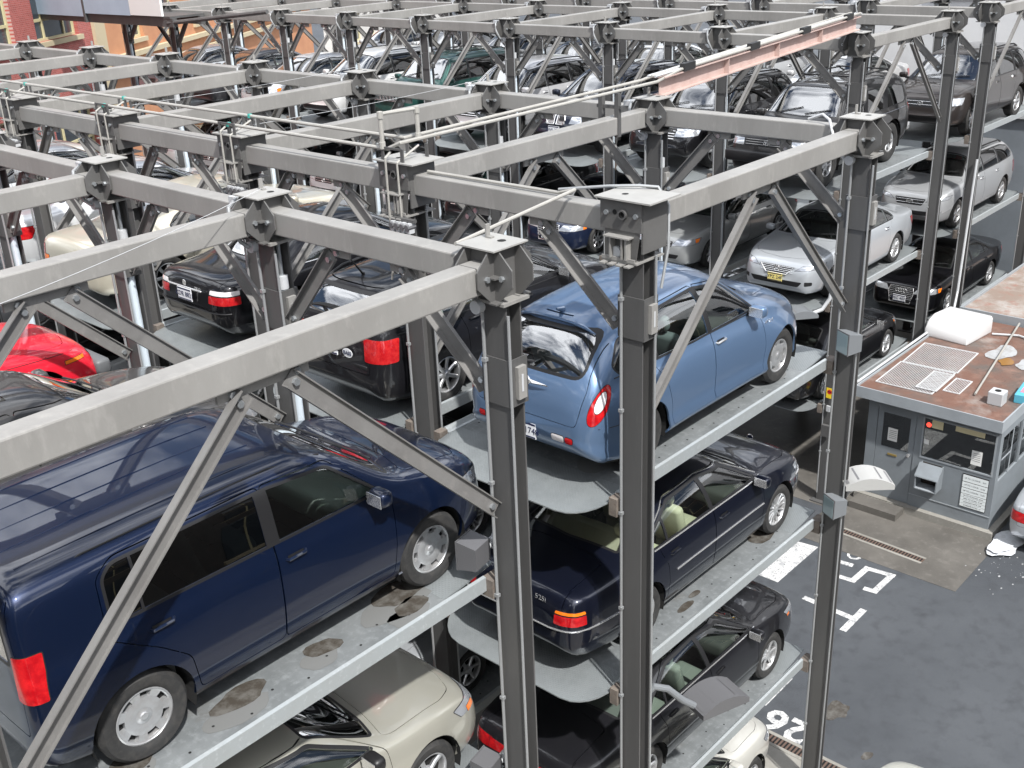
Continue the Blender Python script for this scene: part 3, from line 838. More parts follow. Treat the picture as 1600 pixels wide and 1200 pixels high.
def suv(col, L=4.65, W=.92, H=1.70, box=False, **k):
    s = wagon(col, L, W, H); q = L / 4.75; z = H / 1.70
    s['r'] = .365; s['rim'] = .235; s['tw'] = .235; s['arch'] = .07
    s['xt'] = -2.30 * q; s['xn'] = 2.22 * q; s['axle'] = (1.36 * q, -1.36 * q)
    if box:
        T = [(-2.30, 1.30), (-2.25, 1.50), (-2.12, 1.60), (-1.9, 1.66), (-.2, 1.70), (.35, 1.67), (.48, 1.62), (.98, 1.20), (1.08, 1.14), (1.7, 1.10), (2.08, 1.03), (2.18, .93), (2.22, .75)]
        Bl = [(-2.30, 1.04), (-1.2, 1.06), (1.0, 1.05), (1.7, 1.0), (2.1, .9), (2.22, .7)]; s['tum'] = .17; s['ncab'] = 6.5; s['rn'] = .07; s['rt'] = .08
        pl = [(-2.30, .90), (-2.2, .955), (-1.9, .99), (-1.2, 1), (1.3, 1), (1.9, .955), (2.15, .88), (2.22, .82)]
    else:
        T = [(-2.30, 1.10), (-2.26, 1.24), (-2.10, 1.46), (-1.95, 1.58), (-1.7, 1.65), (-.3, 1.70), (.25, 1.66), (.45, 1.58), (1.12, 1.16), (1.25, 1.10), (1.7, 1.05), (2.02, .95), (2.15, .83), (2.22, .66)]
        Bl = [(-2.30, 1.02), (-1.5, 1.07), (-.5, 1.05), (1.1, 1.0), (1.7, .92), (2.05, .76), (2.22, .55)]; s['tum'] = .22; s['ncab'] = 5
        pl = [(-2.30, .82), (-2.2, .89), (-1.95, .955), (-1.4, .99), (-.8, 1), (.9, 1), (1.5, .975), (1.9, .91), (2.12, .81), (2.22, .7)]
    s['top'] = sx(T, q, z); s['belt'] = sx(Bl, q, z); s['plan'] = sx(pl, q); s['hcab'] = .62 * z
    s['bot'] = sx([(-2.30, .5), (-2.15, .36), (-1.8, .3), (1.8, .3), (2.1, .32), (2.22, .4)], q)
    s['bump'] = [(1.36 * q, .02, .4), (-1.36 * q, .02, .4)]
    c = 1.0 if box else 1.14; h = .46 if box else .43
    s['ws'] = (c * q, h * q)
    s['hood'] = sx([(2.05, .001), (2.02, .45), (1.9, .70), (1.2, .78), (c + .08, .76), (c + .13, .4), (c + .15, .001)], q)
    s['decks'] = [('rear', [(-.68, .62), (.68, .62), (.70, 1.1), (.60, 1.66 * z), (-.60, 1.66 * z), (-.70, 1.1)], (-9, -1.8 * q))]
    s['rwp'] = ('rear', [(-.60, 1.14 * z), (.60, 1.14 * z), (.53, 1.52 * z), (-.53, 1.52 * z)])
    s['dlo'] = sx([(c - .1, 1.105), (h, 1.54), (-.1, 1.59), (-1.6, 1.555), (-1.92, 1.50), (-2.05, 1.22), (-1.95, 1.13), (-1.1, 1.115)], q, z)
    s['panes'] = [tuple(v * q for v in p) for p in [(3, 3, -.03, -.06), (-.11, -.14, -.98, -1.02), (-1.08, -1.12, -3, -3)]]
    s['dark'] = (1, 2)
    s['doors'] = [sx(rd, q, z) for rd in ([(.92, .42), (.96, .7), (c - .02, 1.07), (h + .03, 1.57), (-.09, 1.615), (-.07, 1.05), (-.08, .42)], [(-.08, .42), (-.07, 1.05), (-.10, 1.615), (-1.03, 1.60), (-1.08, 1.4), (-1.1, 1.05), (-.95, .86), (-.9, .6), (-.9, .42)])]
    s['handles'] = [(.1 * q, 1.0 * z), (-.88 * q, 1.0 * z)]
    s['mirror'] = ((c - .2) * q, 1.16 * z)
    s['wsp'] = ('top', sx([(c - .06, .76), (c, .45), (c + .03, 0), (c, -.45), (c - .06, -.76), (h - .02, -.63), (h - .05, 0), (h - .02, .63)], q))
    s['seats'] = (.12 * q, -.72 * q)
    xt, xn = s['xt'], s['xn']
    s['lamps'] = [('headlight', M_LAMPC, 40, [(az(40, xn - .05, .36), .72), (az(40, xn - .3, .84), .74), (az(40, xn - .42, .86), .90), (az(40, xn - .12, .42), .88)], .03),
                  ('tail_light', M_LAMPR, 140, [(az(140, xt, .64), .80), (az(140, xt + .25, .88), .80), (az(140, xt + .3, .86), 1.1), (az(140, xt, .64), 1.1)], .03)]
    s['black'] = [(1, [(-.7, .36), (.7, .36), (.66, .5), (-.66, .5)], 'front')]
    s['rake_t'] = (.06, .7, .3) if box else (.08, .7, .35)
    s.update(k); return s
# ------------------------------------------------------------------ the cars of the photograph
NAVY = (.0035, .010, .034); BLUE = (.115, .185, .305); BLACK = (.008, .008, .010); INKB = (.006, .008, .018)
SILVER = (.42, .44, .46); GOLD = (.42, .41, .355); WHITE = (.72, .73, .74); RED = (.62, .012, .03); GREY = (.075, .072, .07); GREEN = (.02, .07, .06)
def mul(*fs):
    def f(root, sh, sp, paint):
        for g in fs: g(root, sh, sp, paint)
    return f
def rear_plate(z, txt, dx=.012, m=None, tilt=0.):
    def f(root, sh, sp, paint):
        x = sh.rake(sp['xt'], z); plate(root, (x - .022 - dx, 0, z), pi, txt, m, tilt)
    return f
def badge(txt, y, z, size=.055, x=None, dx=.0):
    def f(root, sh, sp, paint):
        o = place_text(txt, size, M_CHROME, root, ((sh.rake(sp['xt'], z) if x is None else x) - .024 - dx, y, z), pi)
    return f
def strips(*L):
    def f(root, sh, sp, paint):
        for P, r, m, nm in L: strip(root, sh, P, r, m, nm)
    return f

def car_box():
    s = suv(NAVY, 4.25, .88, 1.635, box=True)
    s.update(xn=2.13, xt=-1.97, axle=(1.32, -1.29), r=.325, rim=.21, tw=.205, arch=.05, wheel=('cover', 7), tum=.10, ncab=9, hcab=.55, rake_t=(.03, .7, .3), rt=.06, rn=.11)
    s['top'] = [(-1.97, 1.40), (-1.93, 1.515), (-1.83, 1.555), (-1.6, 1.57), (-.4, 1.585), (.20, 1.57), (.40, 1.53), (.56, 1.465), (1.12, 1.115), (1.28, 1.07), (1.75, .985), (1.98, .885), (2.08, .79), (2.13, .66)]
    s['belt'] = [(-1.97, 1.0), (-1.2, 1.03), (0, 1.03), (1.2, .985), (1.6, .91), (1.95, .76), (2.13, .56)]
    s['bot'] = [(-1.97, .36), (-1.85, .27), (-1.5, .22), (1.7, .21), (2.0, .22), (2.13, .3)]
    s['plan'] = [(-1.97, .945), (-1.9, .975), (-1.8, .99), (-1.2, 1), (1.2, 1), (1.6, .965), (1.9, .88), (2.05, .79), (2.13, .7)]
    s['bump'] = [(1.3, .02, .42), (-1.3, .02, .42)]
    s['ws'] = (1.10, .50)
    s['hood'] = [(2.0, .001), (1.95, .42), (1.82, .64), (1.26, .72), (1.18, .70), (1.26, .4), (1.28, .001)]
    s['decks'] = [('rear', [(-.76, .56), (.76, .56), (.76, 1.1), (.68, 1.56), (-.68, 1.56), (-.76, 1.1)], (-9, -1.9))]
    s['rwp'] = ('rear', [(-.70, 1.04), (.70, 1.04), (.63, 1.47), (-.63, 1.47)])
    s['dlo'] = [(.89, 1.055), (.43, 1.445), (-.1, 1.485), (-1.28, 1.475), (-1.37, 1.40), (-1.38, 1.12), (-1.28, 1.07)]
    s['panes'] = [(3, 3, -.08, -.10), (-.19, -.21, -1.14, -1.14), (-1.16, -1.16, -3, -3)]; s['dark'] = (1, 2)
    s['doors'] = [[(.90, .31), (.93, .6), (.94, 1.0), (.44, 1.475), (-.15, 1.51), (-.14, 1.0), (-.15, .31)], [(-.15, .31), (-.14, 1.0), (-.15, 1.51), (-1.27, 1.50), (-1.40, 1.41), (-1.42, 1.0), (-1.12, .80), (-.92, .62), (-.87, .31)]]
    s['handles'] = [(.02, .93), (-1.06, .94)]; s['mirror'] = (.74, 1.10)
    s['wsp'] = ('top', [(1.02, .76), (1.09, .45), (1.12, 0), (1.09, -.45), (1.02, -.76), (.51, -.66), (.48, 0), (.51, .66)])
    s['seats'] = (.06, -.80); s['seat'] = M_SEATG; s['dash'] = mat('grey_dashboard', (.16, .18, .17), .6)
    s['lamps'] = [('headlight', M_LAMPC, 40, [(az(40, 2.1, .38), .64), (az(40, 1.8, .80), .68), (az(40, 1.74, .82), .80), (az(40, 2.03, .42), .76)], .03),
                  ('tail_light', M_LAMPR, 138, [(az(138, -1.97, .71), .82), (az(138, -1.86, .88), .82), (az(138, -1.86, .86), 1.14), (az(138, -1.97, .72), 1.14)], .02)]
    s['black'] = []
    def ex(root, sh, sp, paint):
        for y in (-.52, -.26, .0, .26, .52):
            b = MB(); b.tube([(x, y, sh.top_z(x, y) + .001) for x in (-1.75, -1.2, -.7, -.2, .12)], .006, paint, 6); o = b.build('roof_groove', root, True); o['paint'] = 1; o.color = (*NAVY, 1)
        for sg in (1, -1):
            b = MB(); b.tube([(x, sg * .66, sh.top_z(x, .66) + .001) for x in (-1.95, -1.4, -.7, 0, .45)], .008, M_TRIM, 6); b.build('roof_seam', root, True)
        b = MB(); b.tube([(-1.85, .1, sh.top_z(-1.85, .1)), (-1.95, .1, sh.top_z(-1.9, .1) + .14)], [.012, .004], M_TRIM); b.build('aerial', root)
        strip(root, sh, [(1.0, .262), (-.9, .262)], .010, mat('bright_sill', (.35, .37, .42), .2, .8), 'sill_strip', off=-.012)
        for xx in (1.3, -1.3):
            for sg in (1, -1):
                b = MB(); b.lathe([(.0, .0), (.035, -.001)], M_LAMPW, 16, Matrix.Translation((xx, sg * .862, .325)))
    s['extra_parts'] = ex
    return make_car('boxy_car', s)

def car_retro():
    s = wagon(BLUE, 4.29, .855, 1.60)
    s.update(xn=2.15, xt=-2.12, axle=(1.31, -1.31), r=.325, rim=.20, tw=.205, arch=.045, wheel=('cover', 6), tum=.21, ncab=3.3, hcab=.58, rt=.22, rn=.16, rake_t=(.05, .7, .3))
    s['top'] = [(-2.12, .88), (-2.08, 1.0), (-1.98, 1.13), (-1.82, 1.33), (-1.66, 1.465), (-1.45, 1.535), (-.6, 1.60), (-.1, 1.595), (.25, 1.55), (.42, 1.485), (.92, 1.155), (1.05, 1.11), (1.5, 1.02), (1.85, .90), (2.05, .76), (2.15, .58)]
    s['belt'] = [(-2.12, .80), (-1.9, .96), (-1.2, 1.0), (0, .97), (.95, .93), (1.3, .86), (1.7, .74), (2.0, .62), (2.15, .5)]
    s['bot'] = [(-2.12, .40), (-1.95, .29), (-1.6, .23), (1.6, .22), (2.0, .24), (2.15, .3)]
    s['plan'] = [(-2.12, .90), (-2.0, .96), (-1.7, .995), (-1.2, 1.0), (.5, 1.0), (1.2, .985), (1.7, .90), (2.0, .74), (2.15, .52)]
    s['flank'] = [(0, .95), (.06, 1.0), (.14, 1.015), (.22, .99), (.5, 1.0), (.75, .985), (.9, .955), (1, .915)]
    s['bump'] = [(1.34, .07, .44), (-1.34, .055, .46)]
    s['ws'] = (.90, .44)
    s['hood'] = [(2.02, .001), (1.98, .20), (1.7, .40), (1.1, .56), (.98, .56), (1.03, .3), (1.05, .001)]
    s['decks'] = [('rear', [(-.62, .66), (.62, .66), (.67, 1.0), (.585, 1.51), (-.585, 1.51), (-.67, 1.0)], (-9, -1.55))]
    s['rwp'] = ('rear', [(-.62, 1.07), (.62, 1.07), (.55, 1.455), (-.55, 1.455)]); s['rwr'] = .14
    s['dlo'] = [(.84, 1.02), (.40, 1.40), (-.1, 1.475), (-1.15, 1.44), (-1.52, 1.34), (-1.70, 1.16), (-1.62, 1.06), (-.4, 1.01)]
    s['panes'] = [(3, 3, -.04, -.09), (-.12, -.17, -.98, -1.06), (-1.05, -1.13, -3, -3)]; s['dark'] = (2,)
    s['doors'] = [[(.86, .30), (.90, .6), (.87, .98), (.43, 1.425), (-.10, 1.495), (-.08, 1.0), (-.08, .30)], [(-.08, .30), (-.08, 1.0), (-.11, 1.495), (-1.02, 1.475), (-1.10, 1.2), (-1.10, 1.0), (-.98, .80), (-.9, .55), (-.88, .30)]]
    s['handles'] = [(.06, .90), (-.92, .92)]; s['handlemat'] = M_CHROME; s['mirror'] = (.66, 1.06)
    s['wsp'] = ('top', [(.82, .60), (.88, .4), (.92, 0), (.88, -.4), (.82, -.60), (.45, -.52), (.42, 0), (.45, .52)])
    s['seats'] = (.02, -.85); s['seat'] = mat('slate_seat', (.14, .16, .18), .75)
    s['lamps'] = [('headlight', M_LAMPC, 30, ell(az(30, 1.98, .52), .70, .13, .10), 0), ('tail_light', M_LAMPR, 135, ell(az(135, -1.97, .80), .86, .085, .20, 28, .55), 0), ('lamp_centre', M_LAMPW, 135, ell(az(135, -1.97, .80) - .012, .895, .05, .105, 20, .55), 0)]
    s['lamps'].append(('bumper_lamp', M_LAMPW, 'rear', rnd([(.34, .475), (.50, .475), (.50, .555), (.34, .555)], .03), 0))
    s['lamps'].append(('bumper_reflector', M_LAMPR, 'rear', rnd([(.503, .475), (.60, .48), (.60, .55), (.503, .555)], .03), 0))
    s['black'] = []; s['rwg'] = 1
    def ex(root, sh, sp, paint):
        plate(root, (-2.135, 0, .50), pi, 'DKB 1748')
        x = -2.075; z = .985
        b = MB(); b.tube([(x, 0, z), (x - .02, 0, z)], .055, M_CHROME, 20)
        for sg in (1, -1):
            b.add([(x - .008, sg * .04, z - .026), (x + .0, sg * .27, z - .010), (x - .002, sg * .26, z + .006), (x - .012, sg * .04, z + .026), (x - .03, sg * .1, z)], [(0, 1, 4), (1, 2, 4), (2, 3, 4), (0, 4, 3)] if sg < 0 else [(1, 0, 4), (2, 1, 4), (3, 2, 4), (4, 0, 3)], M_CHROME)
        b.build('winged_emblem', root)
        # light centres of the rear lamps
        b = MB(); b.tube([(x + .0, 0, z + .10), (x - .012, 0, z + .10)], .018, M_CHROME, 12); b.build('lock', root)
        # bumper seam
        P = [(-2.0 + .0, .66), (-1.75, .64), (-1.66, .5)]
        strip(root, sh, P, .004, M_TRIM, 'bumper_seam', off=.0)
        b = MB(); P = []
        for i in range(9):
            y = -.5 + i * .125; P.append((-1.64 - .03 * (1 - (y / .5) ** 2), y, sh.top_z(-1.6, y) + .004))
        b.tube(P, [.006] + [.02] * 7 + [.006], paint, 6); o = b.build('spoiler', root, True); o['paint'] = 1; o.color = (*BLUE, 1)
        b = MB(); xx = -1.5
        b.tube([(xx, 0, sh.top_z(xx, 0) + .0), (xx - .1, 0, sh.top_z(xx, 0) + .03)], [.03, .012], paint, 8); o = b.build('aerial', root, True); o['paint'] = 1; o.color = (*BLUE, 1)
        b = MB(); b.tube([(-1.93, -.05, 1.13), (-1.99, .12, 1.13), (-1.985, .42, 1.14)], [.02, .012, .008], M_TRIM, 6); b.build('rear_wiper', root)
        b = MB(); y = -sh.side_y(-1.5, .95); b.lathe([(0, 0), (.075, .0), (.085, -.02)], paint, 20, Matrix.Translation((-1.5, y - .006, .95)) @ Matrix.Rotation(pi, 4, 'Z')); o = b.build('fuel_cap', root, True); o['paint'] = 1; o.color = (*BLUE, 1)
        strip(root, sh, [(.9, 1.005), (-.6, 1.03), (-1.7, 1.06)], .006, M_TRIM, 'window_seal')
        place_text('PT 2.4', .06, M_CHROME, root, (1.0, -sh.side_y(1.0, .84) - .006, .84), -pi / 2)
    s['extra_parts'] = ex
    return make_car('retro_hatchback', s)

def car_navy_sedan():
    s = sedan(INKB, 4.78, .90, 1.435, axle=(1.415, -1.415), wheel=('thin', 14), seat=M_SEATB, dash=M_SEATD)
    xt = s['xt']
    s['lamps'] = [('headlight', M_LAMPC, 40, [(az(40, 2.2, .30), .62), (az(40, 1.9, .84), .66), (az(40, 1.84, .86), .77), (az(40, 2.12, .42), .75)], .02),
                  ('tail_light', M_LAMPR, 140, [(az(140, xt, .53), .67), (az(140, xt + .15, .86), .67), (az(140, xt + .14, .86), .785), (az(140, xt, .55), .785)], .015),
                  ('turn_lamp', M_LAMPO, 140, [(az(140, xt, .55), .788), (az(140, xt + .14, .86), .788), (az(140, xt + .12, .86), .832), (az(140, xt, .57), .832)], .015)]
    s['grille'] = dict(box=(.55, .70, .26), n=8, vert=1, y0=.03, ring=[(.03, .55), (.24, .56), (.25, .68), (.05, .70)], both=1, emblem='round', ez=.76)
    s['black'] = [(1, rnd([(.03, .55), (.25, .56), (.26, .68), (.05, .70)], .03), 'front')]
    s['extra_parts'] = mul(front_face, strips(([(1.0, .965), (.0, .975), (-1.2, .985)], .009, M_CHROME, 'window_strip'), ([(1.0, .98), (.42, 1.30), (-.1, 1.365), (-.72, 1.335), (-1.12, 1.17), (-1.28, 1.03)], .007, M_CHROME, 'window_strip'),
                           ([(.98, .62), (-.85, .62)], .010, M_CHROME, 'side_strip'), ([(-1.85, .60), (-2.3, .615), (-2.43, .62)], .010, M_CHROME, 'side_strip'), ([(1.9, .6), (2.15, .59)], .009, M_CHROME, 'side_strip')),
                           badge('525i', -.36, .895, .085, -2.47, .004), bumper_strip(.62))
    s['dark'] = ()
    return make_car('saloon', s)
def bumper_strip(z, m=None):
    def f(root, sh, sp, paint):
        P = sh.section(sp['xt']); hw = sp['W'] * .80; b = MB()
        pts = []
        for sg in (1, -1):
            Q = []
            for x in (sp['xt'] + .12, sp['xt'] + .06, sp['xt'] + .03, sp['xt'] + .012):
                Q.append((x - .006, sg * sh.side_y(x, z), z))
            pts.append(Q)
        L = pts[0] + [(sp['xt'] - .02, y, z) for y in (.5, 0, -.5)] + pts[1][::-1]
        b.tube(L, .009, m or M_CHROME, 6); b.build('bumper_strip', root, True)
    return f
def car_black_sedan():
    s = sedan(BLACK, 4.83, .907, 1.45, wheel=('spoke', 6), seat=M_SEATG, metallic=False)
    q = s['xn'] / 2.25; xt = s['xt']
    s['axle'] = (1.37, -1.37)
    s['lamps'][0] = ('headlight', M_LAMPC, 38, [(az(38, 2.24, .34), .62), (az(38, 1.86, .84), .68), (az(38, 1.74, .86), .80), (az(38, 2.12, .48), .74)], .03)
    s['lamps'][1] = ('tail_light', M_LAMPR, 140, [(az(140, xt, .38), .72), (az(140, xt + .3, .87), .70), (az(140, xt + .34, .86), .86), (az(140, xt, .46), .88)], .03)
    s['lamps'].append(('tail_light', M_LAMPR, 'rear', rnd([(.20, .73), (.50, .72), (.50, .87), (.24, .86)], .02), 0))
    s['lamps'].append(('turn_lamp', M_LAMPO, 55, [(az(55, 1.93, .80), .66), (az(55, 1.85, .86), .67), (az(55, 1.83, .86), .72), (az(55, 1.92, .81), .71)], .01))
    s['grille'] = dict(box=(.56, .68, .34), n=3, emblem='h', ez=.69); s['black'] = [(1, rnd([(-.34, .57), (.34, .57), (.38, .68), (-.38, .68)], .02), 'front')]
    s['extra_parts'] = mul(front_face, strips(([(1.0, .97), (.0, .985), (-1.25, .995)], .008, M_CHROME, 'window_strip')), rear_plate(.72, 'BHM 4217'))
    return make_car('saloon', s)
def car_gold():
    s = coupe(GOLD, L=4.74, W=.893, H=1.40, wheel=('spoke', 5), seat=M_SEATG, mirrormat=M_TRIM)
    s['lamps'].append(('side_marker', M_LAMPO, 55, [(az(55, 2.12, .68), .60), (az(55, 1.99, .80), .62), (az(55, 1.98, .80), .69), (az(55, 2.10, .69), .67)], .015))
    s['mirror'] = (.74, 1.0)
    return make_car('coupe', s)
def car_black_wagon():
    s = wagon(BLACK, 4.41, .868, 1.485, wheel=('spoke', 7), seat=M_SEATG, rear=1, metallic=False)
    s['xn'] = 2.10; s['axle'] = (1.255, -1.255)
    xt = s['xt']
    s['lamps'][1] = ('tail_light', mat('bright_red_lens', (.36, .006, .010), .16, 0, 1, noise=(14, (.48, .02, .02), .4, .62)), 140, [(az(140, xt, .53), .70), (az(140, xt + .22, .84), .70), (az(140, xt + .24, .84), .965), (az(140, xt, .53), .965)], .03)
    def ex(root, sh, sp, paint):
        x = sh.rake(xt, .86) - .03
        plate(root, (x - .008, .05, .775), pi, 'ATE 8419', None, .06)
        b = MB(); b.lathe([(0, .004), (.066, .004), (.066, 0)], M_PLATE, 24, Matrix.Translation((x - .004, -.27, .755)) @ Matrix.Rotation(pi / 2, 4, 'Z') @ Matrix.Diagonal((1.25, 1, .8, 1)))
        st = b.build('oval_sticker', root)
        place_text('BASS', .06, M_INK, st, (x - .012, -.27, .755), pi)
        strip(root, sh, [(.9, .965), (-1.9, .99)], .007, M_TRIM, 'window_seal')
        b = MB(); b.box((xt - .005, -.56, .60), (xt + .06, .56, .66), M_TRIM); b.build('bumper_pad', root, True, 60, .015, 2)
        b = MB(); xx = -1.6; zz = sh.top_z(xx, 0); b.tube([(xx, .05, zz), (xx - .03, .05, zz + .03), (xx - .26, .05, zz + .34)], [.022, .012, .003], M_TRIM, 6); b.build('aerial', root)
        roof_rails(root, sh, .1, -1.7, .56)
        b = MB(); b.box((-.55, -.36, sh.top_z(0, 0) - .012), (.1, .36, sh.top_z(0, 0) + .004), M_TRIM); b.build('sunroof', root)
    s['extra_parts'] = mul(front_face, ex)
    return make_car('estate_car', s)
def car_black_coupe():
    s = coupe(BLACK, wheel=('twin', 5), seat=M_SEATG)
    xt = s['xt']
    s['lamps'][1] = ('tail_light', mat('bright_red_lens', (.75, .01, .015), .16), 140, [(az(140, xt, .44), .66), (az(140, xt + .22, .84), .66), (az(140, xt + .21, .84), .775), (az(140, xt, .46), .775)], .02)
    s['lamps'].append(('turn_lamp', M_LAMPW, 140, [(az(140, xt, .47), .778), (az(140, xt + .21, .84), .778), (az(140, xt + .2, .84), .845), (az(140, xt, .50), .845)], .02))
    def ex(root, sh, sp, paint):
        plate(root, (xt - .035, .02, .72), pi, 'CDR 8821'); b = MB(); b.box((xt - .036, -.36, .80), (xt - .01, .40, .822), M_CHROME); b.build('boot_handle', root, True, 60, .008, 2)
        b = MB(); b.lathe([(0, .004), (.036, .004), (.04, 0)], M_CHROME, 20, Matrix.Translation((xt - .018, .02, .87)) @ Matrix.Rotation(pi / 2, 4, 'Z')); b.build('emblem', root)
        strip(root, sh, [(.9, .93), (-1.2, .95)], .007, M_CHROME, 'window_strip')
    s['extra_parts'] = mul(ex, badge('325 Ci', -.30, .845, .05, xt, .012), bumper_strip(.56, M_TRIM))
    return make_car('coupe', s)
def car_silver_saloon():
    s = sedan((.47, .495, .52), 4.66, .88, 1.455, wheel=('twin', 7), seat=M_SEATD)
    xn = s['xn']
    s['lamps'][0] = ('headlight', M_LAMPC, 36, [(az(36, xn - .03, .36), .63), (az(36, xn - .34, .83), .70), (az(36, xn - .50, .85), .79), (az(36, xn - .16, .48), .745)], .03)
    s['lamps'].append(('turn_lamp', M_LAMPO, 50, [(az(50, xn - .26, .77), .675), (az(50, xn - .38, .83), .69), (az(50, xn - .44, .84), .755), (az(50, xn - .28, .79), .735)], .01))
    s['grille'] = dict(box=(.575, .70, .34), n=4, r=.006, ring=[(-.22, .555), (.22, .555), (.37, .70), (-.37, .70)], emblem='caliper', ez=.645)
    s['black'] = [(1, [(-.22, .555), (.22, .555), (.36, .70), (-.36, .70)], 'front'), (1, rnd([(-.48, .34), (.48, .34), (.56, .44), (-.56, .44)], .03), 'front'), (1, rnd([(.60, .36), (.72, .38), (.72, .45), (.60, .45)], .02), 'front')]
    s['fplate'] = ('YPZ 24F', M_PLATEY); s['fpz'] = .48
    return make_car('saloon', s)
def car_silver_plain():
    s = sedan(SILVER, 4.8, .90, 1.44, wheel=('spoke', 6), seat=M_SEATG)
    xn = s['xn']
    s['lamps'].append(('turn_lamp', M_LAMPO, 45, [(az(45, xn - .30, .78), .66), (az(45, xn - .36, .84), .67), (az(45, xn - .40, .86), .755), (az(45, xn - .30, .78), .745)], .01))
    s['grille'] = dict(box=(.58, .70, .34), n=2, emblem='h'); s['black'] = [(1, rnd([(-.36, .575), (.36, .575), (.38, .69), (-.38, .69)], .03), 'front'), (1, rnd([(-.5, .34), (.5, .34), (.56, .43), (-.56, .43)], .03), 'front')]
    return make_car('saloon', s)
def car_navy_rings():
    s = sedan((.012, .02, .05), 4.6, .885, 1.43, wheel=('spoke', 7), seat=M_SEATD)
    s['grille'] = dict(box=(.36, .72, .28), n=9, r=.005, ring=[(-.25, .36), (.25, .36), (.31, .62), (.28, .73), (-.28, .73), (-.31, .62)], emblem='rings', ez=.655)
    s['black'] = [(1, [(-.25, .36), (.25, .36), (.31, .62), (.28, .73), (-.28, .73), (-.31, .62)], 'front')]
    xn = s['xn']
    s['lamps'].append(('turn_lamp', M_LAMPO, 45, [(az(45, xn - .32, .78), .64), (az(45, xn - .38, .84), .65), (az(45, xn - .42, .86), .755), (az(45, xn - .32, .78), .74)], .01))
    s['fplate'] = ('DSC 4031', None); s['fpz'] = .47
    return make_car('saloon', s)
def car_black_hatch():
    s = sedan(BLACK, 4.75, .90, 1.46, wheel=('twin', 6), seat=M_SEATD)
    xn = s['xn']
    s['lamps'][0] = ('headlight', M_LAMPC, 38, [(az(38, xn - .03, .40), .64), (az(38, xn - .36, .84), .68), (az(38, xn - .58, .87), .83), (az(38, xn - .22, .56), .76)], .03)
    s['lamps'].append(('turn_lamp', M_LAMPO, 60, [(az(60, xn - .44, .82), .72), (az(60, xn - .50, .86), .73), (az(60, xn - .56, .87), .80), (az(60, xn - .46, .83), .77)], .01))
    s['extra_parts'] = mul(front_face, strips(([(1.0, .98), (.0, .99), (-1.15, 1.0), (-1.28, 1.06)], .008, M_CHROME, 'window_strip')))
    return make_car('saloon', s)
def car_off_roader():
    s = suv((.022, .021, .021), 4.7, .875, 1.76, box=True, wheel=('spoke', 6), metallic=False)
    s['r'] = .40; s['rim'] = .205; s['tw'] = .265
    xn, xt = s['xn'], s['xt']; q = 4.7 / 4.75
    s['dlo'] = sx([(.95, 1.11), (.46, 1.53), (-.1, 1.58), (-1.6, 1.545), (-2.02, 1.47), (-2.06, 1.20), (-1.95, 1.13), (-1.1, 1.115)], q)
    s['panes'] = [tuple(v * q for v in p) for p in [(3, 3, -.14, -.10), (-.22, -.42, -.92, -1.12), (-1.12, -1.32, -3, -3)]]
    s['doors'] = [s['doors'][0]]; s['handles'] = [s['handles'][0]]
    s['lamps'] = [('headlight', M_LAMPC, 'front', rnd([(.48, .82), (.76, .82), (.76, .96), (.48, .96)], .03), 0), ('turn_lamp', M_LAMPO, 25, rnd([(az(25, xn, .50), .62), (az(25, xn - .06, .76), .62), (az(25, xn - .06, .76), .70), (az(25, xn, .50), .70)], .02), 0),
                  ('tail_light', M_LAMPR, 150, [(az(150, xt, .70), .85), (az(150, xt + .1, .84), .85), (az(150, xt + .1, .84), 1.1), (az(150, xt, .70), 1.1)], .02)]
    s['black'] = [(1, rnd([(-.47, .82), (.47, .82), (.47, .97), (-.47, .97)], .02), 'front'), (1, [(-.9, .44), (.9, .44), (.9, .72), (-.9, .72)], 'front')]
    s['grille'] = dict(box=(.83, .96, .45), n=3, r=.009, mat=mat('dull_grille', (.2, .2, .2), .4, .4), emblem='ovals')
    def ex(root, sh, sp, paint):
        roof_rails(root, sh, .2, -1.85, .52, M_TRIM, .09, (-.1, -1.6))
        b = MB(); b.box((xn - .08, -.84, .52), (xn + .10, .84, .74), M_TRIM); b.build('front_bumper', root, True, 60, .04, 2)
        b = MB(); b.box((xt - .12, -.80, .50), (xt + .06, .80, .66), M_CHROME); b.build('rear_bumper', root, True, 60, .03, 2)
        strip(root, sh, [(1.8, 1.0), (-2.0, 1.05)], .008, mat('bright_sill', (.35, .37, .42), .2, .8), 'side_strip')
    s['extra_parts'] = mul(front_face, ex)
    return make_car('off_roader', s)
def car_silver_estate():
    s = wagon((.40, .41, .42), 4.72, .885, 1.58, wheel=('spoke', 7), seat=M_SEATD)
    s['bot'] = [(x, z + .05) for x, z in s['bot']]; s['clad'] = .50; s['cladmat'] = mat('grey_cladding', (.20, .205, .21), .5); s['r'] = .335; s['arch'] = .06
    xn = s['xn']; s['dark'] = (1, 2)
    s['lamps'][0] = ('headlight', M_LAMPC, 36, [(az(36, xn - .03, .36), .70), (az(36, xn - .34, .83), .76), (az(36, xn - .50, .85), .85), (az(36, xn - .16, .46), .80)], .03)
    s['grille'] = dict(box=(.63, .77, .34), n=2, emblem='stars'); s['black'] = [(1, rnd([(-.3, .62), (.3, .62), (.37, .77), (-.37, .77)], .03), 'front'), (1, rnd([(-.6, .40), (.6, .40), (.66, .50), (-.66, .50)], .03), 'front')]
    s['extra_parts'] = mul(front_face, lambda root, sh, sp, paint: roof_rails(root, sh, .0, -1.75, .55, M_TRIM, .06))
    return make_car('estate_car', s)
